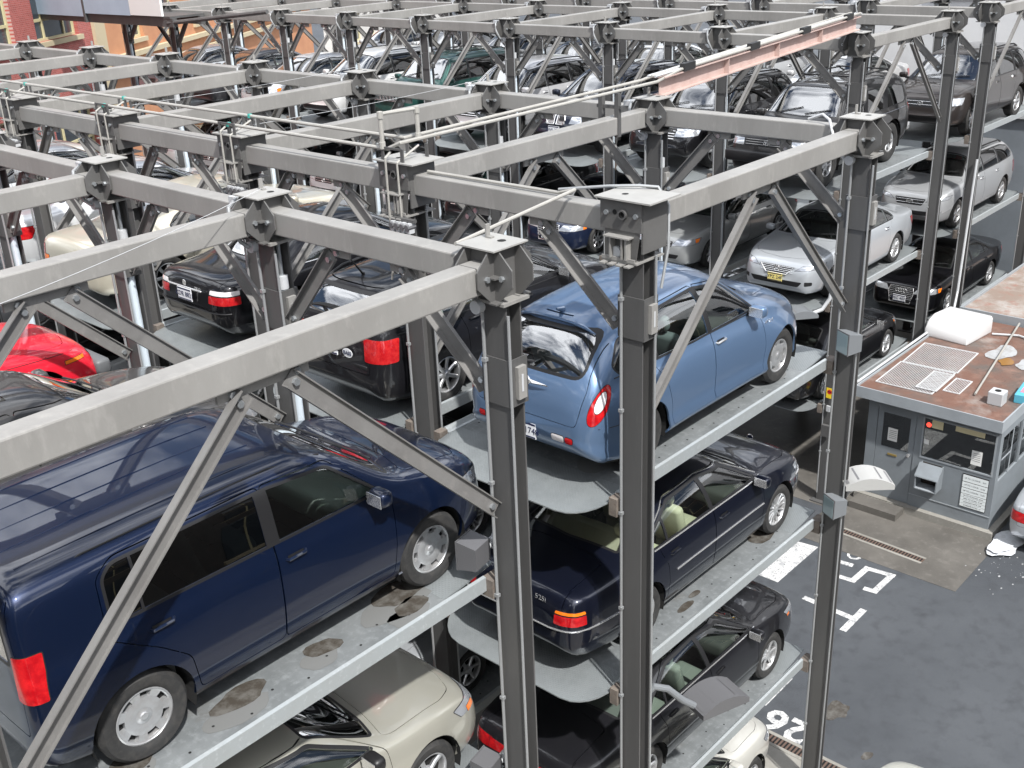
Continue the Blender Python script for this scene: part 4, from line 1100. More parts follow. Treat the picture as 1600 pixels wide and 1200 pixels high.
def car_suv(col, seed=0, **k):
    s = suv(col, k.pop('L', 4.7), k.pop('W', .925), k.pop('H', 1.70), wheel=k.pop('wheel', ('spoke', 5)), **{a: k[a] for a in ('metallic',) if a in k})
    g = k.get('g'); xn = s['xn']
    if g == 'kidney':
        s['grille'] = dict(box=(.70, .90, .27), n=7, vert=1, y0=.03, ring=[(.03, .70), (.22, .70), (.27, .80), (.22, .90), (.04, .90)], both=1, emblem='round', ez=.95)
        s['black'] += [(1, [(.03, .70), (.22, .70), (.27, .80), (.22, .90), (.04, .90)], 'front')]
    elif g == 'slats':
        s['grille'] = dict(box=(.66, .86, .42), n=4, r=.012, emblem='ovals'); s['black'] += [(1, rnd([(-.4, .65), (.4, .65), (.46, .87), (-.46, .87)], .03), 'front')]
    else:
        s['grille'] = dict(box=(.70, .84, .38), n=2, emblem='h' if g == 'h' else 'ovals'); s['black'] += [(1, rnd([(-.38, .68), (.38, .68), (.42, .85), (-.42, .85)], .03), 'front')]
    def ex(root, sh, sp, paint): roof_rails(root, sh, .05, -1.8, .58, k.get('railm', M_TRIM), .05)
    s['extra_parts'] = mul(front_face, ex)
    if k.get('fplate'): s['fplate'] = (k['fplate'], None); s['fpz'] = .58
    return make_car('sport_utility', s)
def car_jeep():
    s = suv((.60, .61, .62), 4.6, .92, 1.72, box=True, wheel=('spoke', 5), metallic=True)
    s['col'] = GREEN
    s['black'] = []; s['lamps'][0] = ('headlight', M_LAMPC, 'front', rnd([(.50, .86), (.74, .86), (.74, 1.0), (.50, 1.0)], .02), 0)
    s['lamps'].append(('turn_lamp', M_LAMPO, 40, [(az(40, s['xn'], .78), .86), (az(40, s['xn'] - .1, .87), .86), (az(40, s['xn'] - .1, .87), 1.0), (az(40, s['xn'], .78), 1.0)], .01))
    for i in range(-3, 4): s['black'].append((1, rnd([(i * .12 - .034, .84), (i * .12 + .034, .84), (i * .12 + .034, 1.02), (i * .12 - .034, 1.02)], .03), 'front'))
    def ex(root, sh, sp, paint):
        roof_rails(root, sh, .1, -1.85, .56, M_TRIM, .06, (-.3, -1.4))
        b = MB(); m = mat('chrome_grille', (.62, .62, .63), .25, .8); x = sp['xn'] + .022
        for i in range(-3, 4):
            c = i * .12
            b.box((x - .03, c - .058, .82), (x + .012, c - .036, 1.04), m); b.box((x - .03, c + .036, .82), (x + .012, c + .058, 1.04), m)
        b.box((x - .03, -.43, 1.03), (x + .014, .43, 1.06), m); b.box((x - .03, -.43, .80), (x + .014, .43, .83), m); b.build('grille', root)
    s['extra_parts'] = ex
    return make_car('sport_utility', s)
def car_red():
    s = sedan(RED, 4.4, .86, 1.38, metallic=False, wheel=('spoke', 5), seat=M_SEATD)
    q = s['xn'] / 2.25; z = s['hcab'] / .5
    s['top'] = [(a, b) for a, b in s['top'] if a < 1.3 * q] + [(1.5 * q, .915), (1.95 * q, .86), (2.12 * q, .80), (2.2 * q, .74), (2.25 * q, .6)]
    s['plan'] = sx([(-2.5, .80), (-2.42, .865), (-2.2, .935), (-1.6, .985), (-.8, 1), (.9, 1), (1.5, .985), (1.95, .955), (2.15, .90), (2.25, .84)], q)
    s['rn'] = .07
    xn = s['xn']
    s['lamps'] = [('headlight', M_LAMPC, 'front', rnd([(.40, .62), (.66, .62), (.66, .70), (.40, .70)], .01), 0), s['lamps'][1],
                  ('side_marker', M_LAMPO, 'side', rnd([(xn - .42, .665), (xn - .16, .665), (xn - .16, .715), (xn - .42, .715)], .01), 0)]
    def ex(root, sh, sp, paint):
        b = MB(); b.box((xn - .06, -.80, .40), (xn + .12, .80, .58), mat('grey_bumper', (.11, .115, .12), .5)); b.build('front_bumper', root, True, 60, .04, 2)
        strip(root, sh, [(xn - .15, .80 * z), (1.0, .85 * z)], .004, M_TRIM, 'hood_edge', off=0)
    s['extra_parts'] = ex
    return make_car('saloon', s)
def car_plain(col=SILVER, **k):
    s = sedan(col, k.get('L', 4.7), .89, k.get('H', 1.44), wheel=k.get('wheel', ('spoke', 7)), metallic=k.get('metallic', True), seat=k.get('seat', M_SEATG))
    s['grille'] = dict(box=(.58, .70, .34), n=3, emblem='ovals'); s['black'] = [(1, rnd([(-.36, .575), (.36, .575), (.38, .69), (-.38, .69)], .03), 'front')]
    xt = s['xt']
    if k.get('amber'):
        s['lamps'].append(('turn_lamp', M_LAMPO, 142, [(az(142, xt, .46), .62), (az(142, xt + .3, .87), .62), (az(142, xt + .3, .87), .72), (az(142, xt, .46), .72)], .02))
    def ex(root, sh, sp, paint):
        if k.get('sunroof'):
            b = MB(); P = [(x, y, sh.top_z(x, y) + .004) for x in (-.75, -.4, -.05) for y in (-.40, -.2, 0, .2, .40)]
            b.add(P, [(r * 5 + c, r * 5 + c + 1, r * 5 + c + 6, r * 5 + c + 5)[::-1] for r in range(2) for c in range(4)], mat('dark_sunroof_glass', (.01, .01, .01), .05, 0, 1)); b.build('sunroof', root, True)
    fs = [front_face, ex]
    if k.get('bstrip'): fs += [bumper_strip(.60, M_TRIM)]
    s['extra_parts'] = mul(*fs)
    return make_car('saloon', s)
CARDEFS = dict(box=car_box, retro=car_retro, navy=car_navy_sedan, black=car_black_sedan, gold=car_gold, bwagon=car_black_wagon, bcoupe=car_black_coupe, tsx=car_silver_saloon, silver=car_silver_plain,
    rings=car_navy_rings, bhatch=car_black_hatch, off=car_off_roader, estate=car_silver_estate, suv1=lambda: car_suv(SILVER, g='slats'), x5=lambda: car_suv((.012, .016, .03), g='kidney', fplate='BWK 2093'),
    jeep=car_jeep, red=car_red, plain=lambda: car_plain(), sun=lambda: car_plain(GREY, sunroof=1, H=1.50, L=4.8), beige=lambda: car_plain((.58, .54, .44), amber=1, bstrip=1, L=4.9))
# ------------------------------------------------------------------ the rack: posts, beams, braces, platforms
Z3, Z2, Z1, ZG = -2.88, -5.07, -7.23, -9.4
PITCH = 2.77
ROWX = {'O': -4.06, 'P': .10, 'Q': 1.80, 'R': 6.02, 'S': 13.60, 'T': 17.82, 'U': 19.85, 'V': 24.07}
def HY(row, j): return (.165 if row in 'OPQR' else 3.90) + PITCH * j
M_ST = mat('grey_painted_steel', (.25, .243, .23), .5, noise=[(1.3, (.19, .184, .173), .40, .75), (9, (.30, .29, .272), .55, .8)], bump=(60, .05), streak=(1, 1, .35))
M_STD = mat('grey_post_steel', (.088, .087, .086), .5, noise=[(1.6, (.062, .061, .060), .4, .75), (6, (.125, .122, .118), .6, .85)], bump=(50, .06), streak=(1, 1, .2))
M_HEAD = mat('head_plate_steel', (.105, .103, .10), .5, noise=[(3, (.075, .073, .07), .4, .75)])
M_BR = mat('brace_steel', (.17, .166, .16), .5, noise=[(2, (.125, .12, .115), .4, .75), (9, (.21, .2, .19), .55, .8)], bump=(60, .05))
M_RUST = mat('rusty_steel', (.13, .11, .095), .75, noise=[(9, (.21, .18, .15), .45, .75), (22, (.10, .06, .04), .55, .75)])
M_BOLT = mat('zinc_bolt', (.55, .58, .6), .3, .8)
M_CYL = mat('blue_white_cylinder', (.62, .70, .76), .3, .2)
M_COND = mat('grey_conduit', (.34, .35, .355), .4, .4)
M_PIPE = mat('cream_pipe', (.33, .32, .295), .45, noise=(3, (.25, .24, .215), .5, .8))
M_HOSE = mat('black_hose', (.015, .015, .015), .6)
M_DARKG = mat('dark_grey_housing', (.10, .10, .105), .45)
M_LIGHTG = mat('light_grey_housing', (.45, .46, .47), .4)
M_GALV = mat('galvanised_deck', (.235, .25, .255), .42, .35, noise=[(2.2, (.165, .178, .182), .42, .68), (.9, (.16, .14, .12), .58, .80), (14, (.31, .33, .335), .5, .75)], bump=(40, .06))
M_RAIL = mat('galvanised_rail', (.38, .41, .42), .45, .35, noise=[(3, (.36, .38, .38), .45, .75), (25, (.48, .51, .52), .55, .75)])
def diamond_mat():
    m = mat('diamond_plate', (.25, .27, .275), .40, .4, noise=[(1.8, (.18, .195, .20), .42, .72), (1.1, (.28, .22, .16), .66, .82)])
    nt = m.node_tree; N = nt.nodes; L = nt.links; tc = N.new('ShaderNodeTexCoord'); hs = []
    for a in (.78, -.78):
        mp = N.new('ShaderNodeMapping'); mp.inputs['Rotation'].default_value = (0, 0, a); w = N.new('ShaderNodeTexWave'); w.inputs['Scale'].default_value = 12
        L.new(tc.outputs['Object'], mp.inputs[0]); L.new(mp.outputs[0], w.inputs['Vector']); hs.append(w.outputs['Fac'])
    mu = N.new('ShaderNodeMath'); mu.operation = 'MULTIPLY'; L.new(hs[0], mu.inputs[0]); L.new(hs[1], mu.inputs[1])
    bp = N.new('ShaderNodeBump'); bp.inputs['Strength'].default_value = .22; bp.inputs['Distance'].default_value = .01
    L.new(mu.outputs[0], bp.inputs['Height']); L.new(bp.outputs[0], N['Principled BSDF'].inputs['Normal'])
    return m
M_DIA = diamond_mat()

def octo(a, z0, z1, c): return [(-a + c, z0), (a - c, z0), (a, z0 + c), (a, z1 - c), (a - c, z1), (-a + c, z1), (-a, z1 - c), (-a, z0 + c)]
def bolt(b, p, ax, r=.022, h=.024):
    p = Vector(p); b.cyl(p, p + Vector(ax) * h, r, M_BOLT, 6)
def column(b, y0=-.07, zt=-.40, zb=ZG):
    """wide-flange column, flanges facing the car direction"""
    fx, hw, t = .070, .112, .015
    b.box((-fx - t, y0 - hw, zb), (-fx, y0 + hw, zt), M_STD); b.box((fx, y0 - hw, zb), (fx + t, y0 + hw, zt), M_STD)
    b.box((-fx + .001, y0 - .008, zb), (fx - .001, y0 + .008, zt), M_STD)
    b.box((-.2, y0 - .2, zb), (.2, y0 + .2, zb + .03), M_STD)
def make_post(kind):
    r = empty('steel_post')
    b = MB(); column(b); b.build('column', r)
    if kind != 'box':
        b = MB(); d, th = .105, .013
        P = octo(.29, -.40, -.014, .13)
        b.prism(P, -d - th, -d, M_HEAD, 'y'); b.prism(P, d, d + th, M_HEAD, 'y')
        for s in (-1, 1):
            for lo, hi in ((-.29, -d - th - .001), (-d + .001, d - .001), (d + th + .001, .29)):
                c = .13
                if lo < -.2: Q = [(lo + c, -.40), (hi, -.40), (hi, -.014), (lo + c, -.014), (lo, -.014 - c), (lo, -.40 + c)]
                elif hi > .2: Q = [(lo, -.40), (hi - c, -.40), (hi, -.40 + c), (hi, -.014 - c), (hi - c, -.014), (lo, -.014)]
                else: Q = [(lo, -.40), (hi, -.40), (hi, -.014), (lo, -.014)]
                b.prism(Q, s * d - (th if s < 0 else 0), s * d + (th if s > 0 else 0), M_HEAD, 'x')
        # little stiffeners in the four corners
        for sx_ in (-1, 1):
            for sy in (-1, 1):
                for z in (-.20, -.392):
                    x0, x1 = sorted((sx_ * (d + th + .001), sx_ * (d + .085))); y0, y1 = sorted((sy * (d + th + .001), sy * (d + .085)))
                    b.box((x0, y0, z - .012), (x1, y1, z), M_HEAD)
        b.build('head_plates', r)
        b = MB(); b.box((-.185, -.185, -.012), (.185, .185, 0), mat('pale_plate_top', (.31, .305, .29), .5, noise=(4, (.27, .265, .25), .4, .7)))
        b.lathe([(0, .0008), (.034, .0008)], M_WELL, 16, Matrix.Translation((.06, -.04, 0)), 'z'); b.build('top_plate', r)
        b = MB(); b.box((.05, .10, .001), (.09, .115, .10), M_ST); b.box((.05, .06, .001), (.09, .10, .012), M_ST); b.build('lug', r)
        b = MB()
        for s in (-1, 1):
            for q in (-.2, .2):
                bolt(b, (q, s * (d + th), -.215), (0, s, 0)); bolt(b, (s * (d + th), q, -.215), (s, 0, 0))
        b.build('bolts', r)
        b = MB(); b.box((-.14, -.22, -.425), (.14, .09, -.4005), M_ST); b.build('cap_plate', r)
    else:
        b = MB(); b.box((-.20, -.33, -.014), (.24, .24, 0), mat('pale_plate_top', (.42, .40, .34)))
        b.lathe([(0, .0008), (.03, .0008)], M_WELL, 16, Matrix.Translation((-.02, .05, 0)), 'z'); b.build('top_plate', r)
        b = MB(); b.box((-.165, -.22, -.27), (-.145, .20, -.015), M_HEAD); b.box((-.144, -.222, -.45), (.20, -.205, -.015), M_HEAD); b.box((.19, -.20, -.27), (.205, .20, -.015), M_HEAD)
        b.prism([(-.20, -.27), (.16, -.27), (.10, -.52), (-.16, -.52)], -.158, -.148, M_HEAD, 'x')
        b.box((-.24, -.14, -.32), (-.149, .12, -.308), M_ST)
        for y in (-.06, .06, -.10): b.box((-.225, y - .008, -.50), (-.149, y + .008, -.321), M_ST)
        b.box((-.2, -.2, -.535), (.2, .16, -.521), M_ST)
        for i in range(4): b.box((-.27, -.17 + i * .085, -.548), (-.19, -.115 + i * .085, -.536), M_ST)
        b.box((-.205, -.18, -.520), (-.19, .16, -.49), M_ST)
        b.build('head_box', r)
        b = MB()
        for y, z in ((.13, -.13), (-.17, -.13)): bolt(b, (-.165, y, z), (-1, 0, 0))
        b.lathe([(.028, .03), (.042, .03), (.042, 0)], M_STD, 14, Matrix.Translation((-.165, -.04, -.13)) @ Matrix.Rotation(pi / 2, 4, 'Z'))
        b.lathe([(0, .002), (.026, .002)], M_WELL, 14, Matrix.Translation((-.165, -.04, -.13)) @ Matrix.Rotation(pi / 2, 4, 'Z'))
        b.lathe([(0, .002), (.022, .002)], M_WELL, 14, Matrix.Translation((-.165, .05, -.12)) @ Matrix.Rotation(pi / 2, 4, 'Z'))
        b.build('bolts', r)
    # collar where the braces land
    b = MB(); y0 = -.07
    b.box((-.100, y0 - .14, -1.24), (-.0865, y0 + .14, -.86), M_STD); b.box((.0865, y0 - .14, -1.24), (.100, y0 + .14, -.86), M_STD)
    b.box((-.086, y0 - .14, -1.24), (.086, y0 - .127, -.86), M_STD); b.box((-.086, y0 + .127, -1.24), (.086, y0 + .14, -.86), M_STD)
    b.box((-.04, y0 - .175, -1.18), (.05, y0 - .1405, -.92), M_ST); b.box((-.008, y0 - .178, -1.12), (.012, y0 - .1755, -.98), M_LIGHTG)
    b.build('collar', r)
    if kind in ('cyl', 'box'):
        b = MB(); yc = y0 - .062 if kind == 'cyl' else y0 + .09
        if kind == 'cyl':
            b.cyl((0.0, yc, ZG + .1), (.0, yc, -.85), .046, M_CYL, 14); b.cyl((.0, yc, -.86), (.0, yc, -.74), .055, M_LIGHTG, 14); b.cyl((.0, yc, -.75), (.0, yc, -.42), .02, M_BOLT, 10)
            b.build('hydraulic_cylinder', r, True)
    b = MB(); q = -.10 if kind != 'box' else .05
    b.tube([(-.118, y0 + .09, -.47), (-.118, y0 + .09, ZG + .2)], .014, M_COND, 8); b.tube([(q, y0 - .150, -.5), (q, y0 - .150, ZG + .2)], .012, M_COND, 8)
    for i in range(8): b.box((-.136, y0 + .07, -.9 - i * 1.05), (-.1005, y0 + .11, -.87 - i * 1.05), M_COND)
    b.cyl((-.125, y0 + .10, -.46), (-.185, y0 + .10, -.46), .052, M_LIGHTG, 14)
    b.build('conduit', r, True)
    if kind == 'cyl':
        b = MB(); b.tube([(-.05, .30, -.10), (-.12, .24, -.06), (-.26, .16, -.11), (-.29, .12, -.25), (-.25, .06, -.40), (-.19, .03, -.46)], .02, M_COND, 8); b.box((-.12, .26, -.115), (.02, .36, -.055), M_LIGHTG); b.build('flexible_conduit', r, True)
    return r
def make_beam(axis, L):
    """square tube, from head to head; origin at its nearer end's head"""
    r = empty('steel_beam'); b = MB(); a, c = .115, L - .115
    if axis == 'x': b.box((a, -.092, -.33), (c, .092, -.12), M_ST)
    else: b.box((-.092, a, -.33), (.092, c, -.12), M_ST)
    b.build('tube', r, False, 40, .013, 2)
    b = MB()
    for q in ((L / 2,) if axis == 'x' else (.98, L - .98)):
        w = .34 if axis == 'x' else .15
        if axis == 'x': b.box((q - w, -.012, -.42), (q + w, .012, -.331), M_ST); [bolt(b, (q + s * .24, -.012, -.385), (0, -1, 0), .026) for s in (-1, 1)]
        else: b.box((-.012, q - w, -.42), (.012, q + w, -.331), M_ST); bolt(b, (-.012, q, -.385), (-1, 0, 0), .026)
    b.build('gusset', r)
    if axis == 'x':
        b = MB()
        for q in (a + .16, c - .16): b.box((q, -.0945, -.332), (q + .006, .0945, -.118), M_STD)
        b.build('sleeve', r)
    return r
def make_brace(p, q, side):
    """channel section from p to q; side = direction its web faces"""
    r = empty('diagonal_brace', p); d = Vector(q) - Vector(p); L = d.length; z = d.normalized(); y = Vector(side); x = y.cross(z)
    M = Matrix((x, y, z)).transposed().to_4x4()
    b = MB(); w, h, t = .066, .06, .010
    b.box((-w, 0, 0), (w, t, L), M_BR, M); b.box((-w, t + .0005, 0), (-w + t, h, L), M_BR, M); b.box((w - t, t + .0005, 0), (w, h * .55, L), M_BR, M)
    b.build('channel', r)
    for zz in (.07, L - .07): b = MB(); p0 = M @ Vector((0, t, zz)); bolt(b, p0, y, .026); b.build('bolt', r)
    return r

def make_platform(stains=True):
    r = empty('car_platform'); L, W = 4.70, 1.165
    # deck with rounded rear lip; x = 0 at the lip
    b = MB()
    def outline(x): 
        R = .42
        return W - .03 - (R - sqrt(max(0, R * R - (R - x) ** 2))) if x < R else W - .03
    xs = [0, .02, .06, .12, .2, .3, .42, .6]
    vs = []; 
    for x in xs:
        w = outline(x); z = -.11 * (1 - min(1, x / .55)) ** 1.5
        vs += [(x, -w, z), (x, -w / 2, z), (x, 0, z), (x, w / 2, z), (x, w, z)]
    fs = [(i * 5 + k, (i + 1) * 5 + k, (i + 1) * 5 + k + 1, i * 5 + k + 1) for i in range(len(xs) - 1) for k in range(4)]
    n = len(vs); vs += [(x, y, z - .012) for x, y, z in vs]; fs += [tuple(q + n for q in f[::-1]) for f in fs]
    ring = [i * 5 for i in range(len(xs))][::-1] + [1, 2, 3] + [i * 5 + 4 for i in range(len(xs))]
    for a, c in zip(ring, ring[1:]): fs.append((a, a + n, c + n, c)[::-1])
    b.add(vs, fs, M_DIA); b.build('rear_lip', r)
    b = MB(); b.box((.60, -W + .08, -.02), (4.12, W - .08, 0), M_GALV)
    for x in (.9, 1.7, 2.5, 3.3, 4.0): b.box((x, -W + .09, -.12), (x + .08, W - .09, -.021), M_STD)
    b.build('deck', r)
    b = MB(); P = [(4.121, -.02), (4.70, .055), (4.70, .067), (4.121, -.0)]
    b.prism(P, -W + .09, W - .09, M_DIA, 'y'); b.build('front_ramp', r)
    for s in (-1, 1):
        b = MB(); y0 = W - .079; P = [(y0 * s, -.085), (W * s, -.085), (W * s, .045), ((W - .03) * s, .052), ((y0 + .02) * s, .014), (y0 * s, .004)]
        b.prism(P if s > 0 else P[::-1], .42, 4.52, M_RAIL, 'x'); b.build('side_rail', r)
        b = MB(); b.box((4.521, s * W - .07, -.14), (4.70, s * W + .05, .03), M_RUST); b.build('corner_bracket', r); b = MB(); b.box((.30, s * W - .06, -.15), (.419, s * W + .03, .035), M_RUST); b.build('corner_bracket', r)
    b = MB(); random.seed(3)
    for i in range(14):
        for s in (-1, 1):
            x = .8 + i * .25; y = s * (W - .16 - .1 * (i % 2)); b.lathe([(0, .0035), (.011, .0035)], M_WELL, 8, Matrix.Translation((x, y, 0)), 'z')
    b.build('drain_hole', r)
    return r
def blob(b, cx, cy, rx, ry, m, z=.004, n=18, seed=1, jag=.3):
    random.seed(seed); P = []; a = [1 + random.uniform(-jag, jag) for _ in range(n)]
    a = [(a[i - 1] + a[i] * 2 + a[(i + 1) % n]) / 4 for i in range(n)]
    b.add([(cx + rx * a[i] * cos(2 * pi * i / n), cy + ry * a[i] * sin(2 * pi * i / n), z) for i in range(n)], [list(range(n))], m)
M_OIL = mat('oily_puddle', (.055, .048, .040), .14, noise=(9, (.12, .115, .105), .42, .66))
M_DAMP = mat('damp_patch', (.15, .153, .15), .3)
# ------------------------------------------------------------------ assembling the rack
NAMES = {
 'A': ['the navy boxy car', 'the grey saloon with a sunroof', 'the red saloon', 'the black saloon beyond the red one'],
 'B': ['the blue hatchback', 'the black estate car', 'the black coupe', 'the beige saloon', 'the white saloon past the beige one', 'the silver saloon past the white one', 'the pearl saloon past the silver one', 'the white saloon far left', 'the blue saloon far left'],
 'C': ['the dark off-roader', 'the black sport utility', 'the navy kidney-grille sport utility', 'the pale silver sport utility', 'the green chrome-grille sport utility', 'the white sport utility', 'the pale grey saloon', 'the charcoal saloon', 'the silver saloon near the brick building'],
 'D': ['the brown sport utility', 'the back row pale saloon', 'the back row silver estate car', 'the back row white saloon', 'the back row black saloon', 'the back row grey estate car', 'the back row silver sport utility', 'the back row white estate car'] }
BLOCKS = {'A': ('O', 'P'), 'B': ('Q', 'R'), 'C': ('S', 'T'), 'D': ('U', 'V')}
def own(blk, j): return NAMES[blk][min(j, len(NAMES[blk]) - 1)]
protos = {k: make_post(k) for k in ('cyl', 'box', 'plain')}; used = {}
def inst(key, proto, loc, rz=0):
    if key not in used: used[key] = 1; proto.location = loc; proto.rotation_euler = (0, 0, rz); return proto
    return dup(proto, loc, rz)
POSTS = {}
for blk, (a, c) in BLOCKS.items():
    n = len(NAMES[blk])
    for row, end in ((a, 'near'), (c, 'far')):
        for j in range(n + 1):
            k = 'box' if row == 'Q' else ('plain' if j == 0 else 'cyl')
            o = inst('post' + k, protos[k], (ROWX[row], HY(row, j), 0))
            nm = own(blk, j) if j < n else own(blk, n - 1)
            tag(o, f"grey post at the {end} {'right' if j < n else 'left'} corner by {nm}", 'post', 'grey steel posts of the parking rack')
            POSTS[(row, j)] = o
LX = ROWX['R'] - ROWX['Q']; LXA = ROWX['P'] - ROWX['O']
bx, bxa, by = make_beam('x', LX), make_beam('x', LXA), make_beam('y', PITCH)
def vbraces(L):
    return make_brace((L / 2 - .16, -.02, -.40), (.13, -.02, -2.15), (0, -1, 0)), make_brace((L / 2 + .16, -.02, -.40), (L - .13, -.02, -2.15), (0, -1, 0))
vb = vbraces(LX); vba = vbraces(LXA)
kb = make_brace((-.015, .93, -.40), (-.015, .10, -1.16), (-1, 0, 0)), make_brace((-.015, PITCH - .93, -.40), (-.015, PITCH - .24, -1.16), (-1, 0, 0))
def inst_at(key, proto, base):
    off = Vector(proto.get('_off', proto.location)) if '_off' in proto.keys() else proto.location.copy()
    if '_off' not in proto.keys(): proto['_off'] = tuple(off)
    loc = Vector(base) + Vector(proto['_off'])
    o = inst(key, proto, loc)
    return o
for blk, (a, c) in BLOCKS.items():
    n = len(NAMES[blk]); P, V = (bxa, vba) if blk == 'A' else (bx, vb); kx = 'A' if blk == 'A' else 'B'
    for j in range(n + 1):
        base = (ROWX[a], HY(a, j), 0); nm = own(blk, j) if j < n else own(blk, n - 1); sd = 'right' if j < n else 'left'
        tag(inst_at('bx' + kx, P, base), f"long grey beam along the {sd} side above {nm}", 'beam', 'long grey beams of the parking rack')
        for q, e in ((0, 'near'), (1, 'far')):
            tag(inst_at('vb%d%s' % (q, kx), V[q], base), f"diagonal brace to the {e} post, {sd} side of {nm}", 'brace', 'long diagonal braces of the parking rack')
    for row, e in ((a, 'near'), (c, 'far')):
        for j in range(n):
            base = (ROWX[row], HY(row, j), 0); nm = own(blk, j)
            tag(inst_at('by', by, base), f"grey cross beam over the {e} end of {nm}", 'beam', 'cross beams of the parking rack')
            for q, e2 in ((0, 'right'), (1, 'left')):
                tag(inst_at('kb%d' % q, kb[q], base), f"short {e2} knee brace under {e} cross beam over {nm}", 'brace', 'short knee braces of the parking rack')
plat = make_platform(); PL = {}
LV = [(Z3, 'top'), (Z2, 'middle'), (Z1, 'lower')]
for blk, (a, c) in BLOCKS.items():
    for j in range(len(NAMES[blk])):
        for li, (z, w) in enumerate(LV):
            if li == 2 and j > 6: continue
            x0 = ROWX[c] - 4.67; yc = HY(a, j) + 1.275
            o = inst('plat', plat, (x0, yc, z))
            tag(o, f"galvanised {w} platform in the bay of {own(blk, j)}", 'platform', 'galvanised car platforms of the rack')
            PL[(blk, j, li)] = o
# wet patches on the platforms close by
b = MB()
for i, (x, y, rx, ry) in enumerate([(3.9, -.92, .16, .1), (3.1, -.80, .15, .10), (2.35, -.80, .22, .11), (1.5, -.78, .15, .11), (3.95, -.7, .3, .16), (.9, -.72, .2, .12)]):
    b = MB(); blob(b, x, y, rx, ry, M_OIL, .0045, 18, i + 3); blob(b, x - .10, y - .10, rx * 1.2, ry * 1.1, M_DAMP, .003, 18, i + 20); b.build('oil_stain', PL[('A', 0, 0)])
b = MB()
for i, (x, y, rx, ry) in enumerate([(3.75, -.85, .26, .13), (3.2, -.7, .35, .12), (1.0, -.6, .5, .2)]): b = MB(); blob(b, x, y, rx, ry, M_DAMP, .003, 18, i + 40); blob(b, x + .1, y, rx * .4, ry * .5, M_OIL, .0045, 14, i + 50); b.build('oil_stain', PL[('B', 0, 0)])
b = MB()
for i, (x, y, rx, ry) in enumerate([(2.0, -.92, .14, .05), (2.25, -.86, .1, .04), (3.9, -.8, .3, .12)]): b = MB(); blob(b, x, y, rx, ry, M_OIL, .0045, 14, i + 60); b.build('oil_stain', PL[('B', 0, 1)])

# ------------------------------------------------------------------ the cars on the platforms
CARP = {}
def put(key, loc, rz, label, cat, group=None, col=None, nm=None, paint=None):
    key2 = key
    if key not in CARP: CARP[key] = CARDEFS[key](); o = CARP[key]; first = True; o['_n'] = 0
    else: o = dup(CARP[key], col=col, paint=paint); first = False
    if first and col is not None:
        def rec(q):
            if 'paint' in q.keys(): q.color = (*col, 1)
            for ch in q.children: rec(ch)
        rec(o)
    o.location = loc; o.rotation_euler = (0, 0, rz)
    tag(o, label, cat, group or 'cars parked on the rack'); 
    if nm: o.name = nm
    return o
CARDEFS['suvblack'] = lambda: car_suv((.010, .010, .012), g='slats', L=4.72, H=1.67)
CARDEFS['suvpale'] = lambda: car_suv((.50, .50, .51), g='slats', L=4.5, H=1.70, W=.90)
CARDEFS['suvbrown'] = lambda: car_suv((.040, .034, .032), g='h', L=4.85, H=1.72, W=.94, wheel=('spoke', 6))
CARDEFS['estateg'] = lambda: car_silver_estate()
Y = lambda j: .165 + PITCH * j + 1.28
YC = lambda j: 3.90 + PITCH * j + 1.30
put('box', (-1.65, 1.44, Z3), 0, 'dark navy boxy car with steel wheel covers on the nearest top platform', 'car')
put('sun', (-2.12, 4.10, Z3), 0, 'dark grey saloon with a black sunroof beside the navy boxy car', 'car')
put('red', (-2.22, 6.95, Z3), 0, 'bright red saloon with a grey bumper and amber side marker', 'car')
put('black', (-2.3, 9.7, Z3), 0, 'black saloon parked beyond the red saloon at the left edge', 'car')
put('gold', (-1.98, 1.44, Z2), 0, 'pale gold two-door coupe underneath the navy boxy car', 'car')
put('retro', (3.71, 1.27, Z3), 0, 'metallic blue rounded hatchback with a winged emblem on its tailgate', 'car')
put('bwagon', (3.62, 3.94, Z3), 0, 'black estate car with an oval BASS sticker on its tailgate', 'car')
put('bcoupe', (3.98, 7.06, Z3), 0, 'black coupe with 325 Ci lettering and red and white tail lights', 'car')
put('beige', (4.0, 9.95, Z3), 0, 'beige saloon with amber rear lamps left of the black coupe', 'car')
put('plain', (4.0, Y(4), Z3), 0, 'white saloon on the top platform past the beige saloon', 'car', col=WHITE)
put('plain', (3.9, Y(5), Z3), 0, 'pale silver saloon two bays past the beige saloon', 'car', col=(.60, .61, .62))
put('plain', (3.9, Y(6), Z3), 0, 'pearl white saloon three bays past the beige saloon', 'car', col=(.66, .65, .60))
put('plain', (3.9, Y(7), Z3), 0, 'white saloon near the far left end of its row', 'car', col=(.66, .67, .68))
put('plain', (3.9, Y(8), Z3), 0, 'pale blue saloon at the far left end of its row', 'car', col=(.25, .30, .36))
put('navy', (3.97, 1.40, Z2), 0, 'blue-black saloon with 525i lettering underneath the blue hatchback', 'car')
put('black', (3.96, 1.36, Z1), 0, 'glossy black saloon on the lower platform under the 525i saloon', 'car')
put('plain', (3.92, 1.50, ZG), 0, 'white saloon on the ground below the glossy black saloon', 'car', col=(.70, .69, .64))
put('bhatch', (4.3, 4.25, Z2), 0, 'black saloon in the shade underneath the black estate car', 'car')
put('silver', (4.05, 4.20, Z1), 0, 'silver saloon deep in the shade two levels below the black estate car', 'car')
put('black', (3.95, 7.0, Z2), 0, 'black saloon hidden underneath the black coupe', 'car')
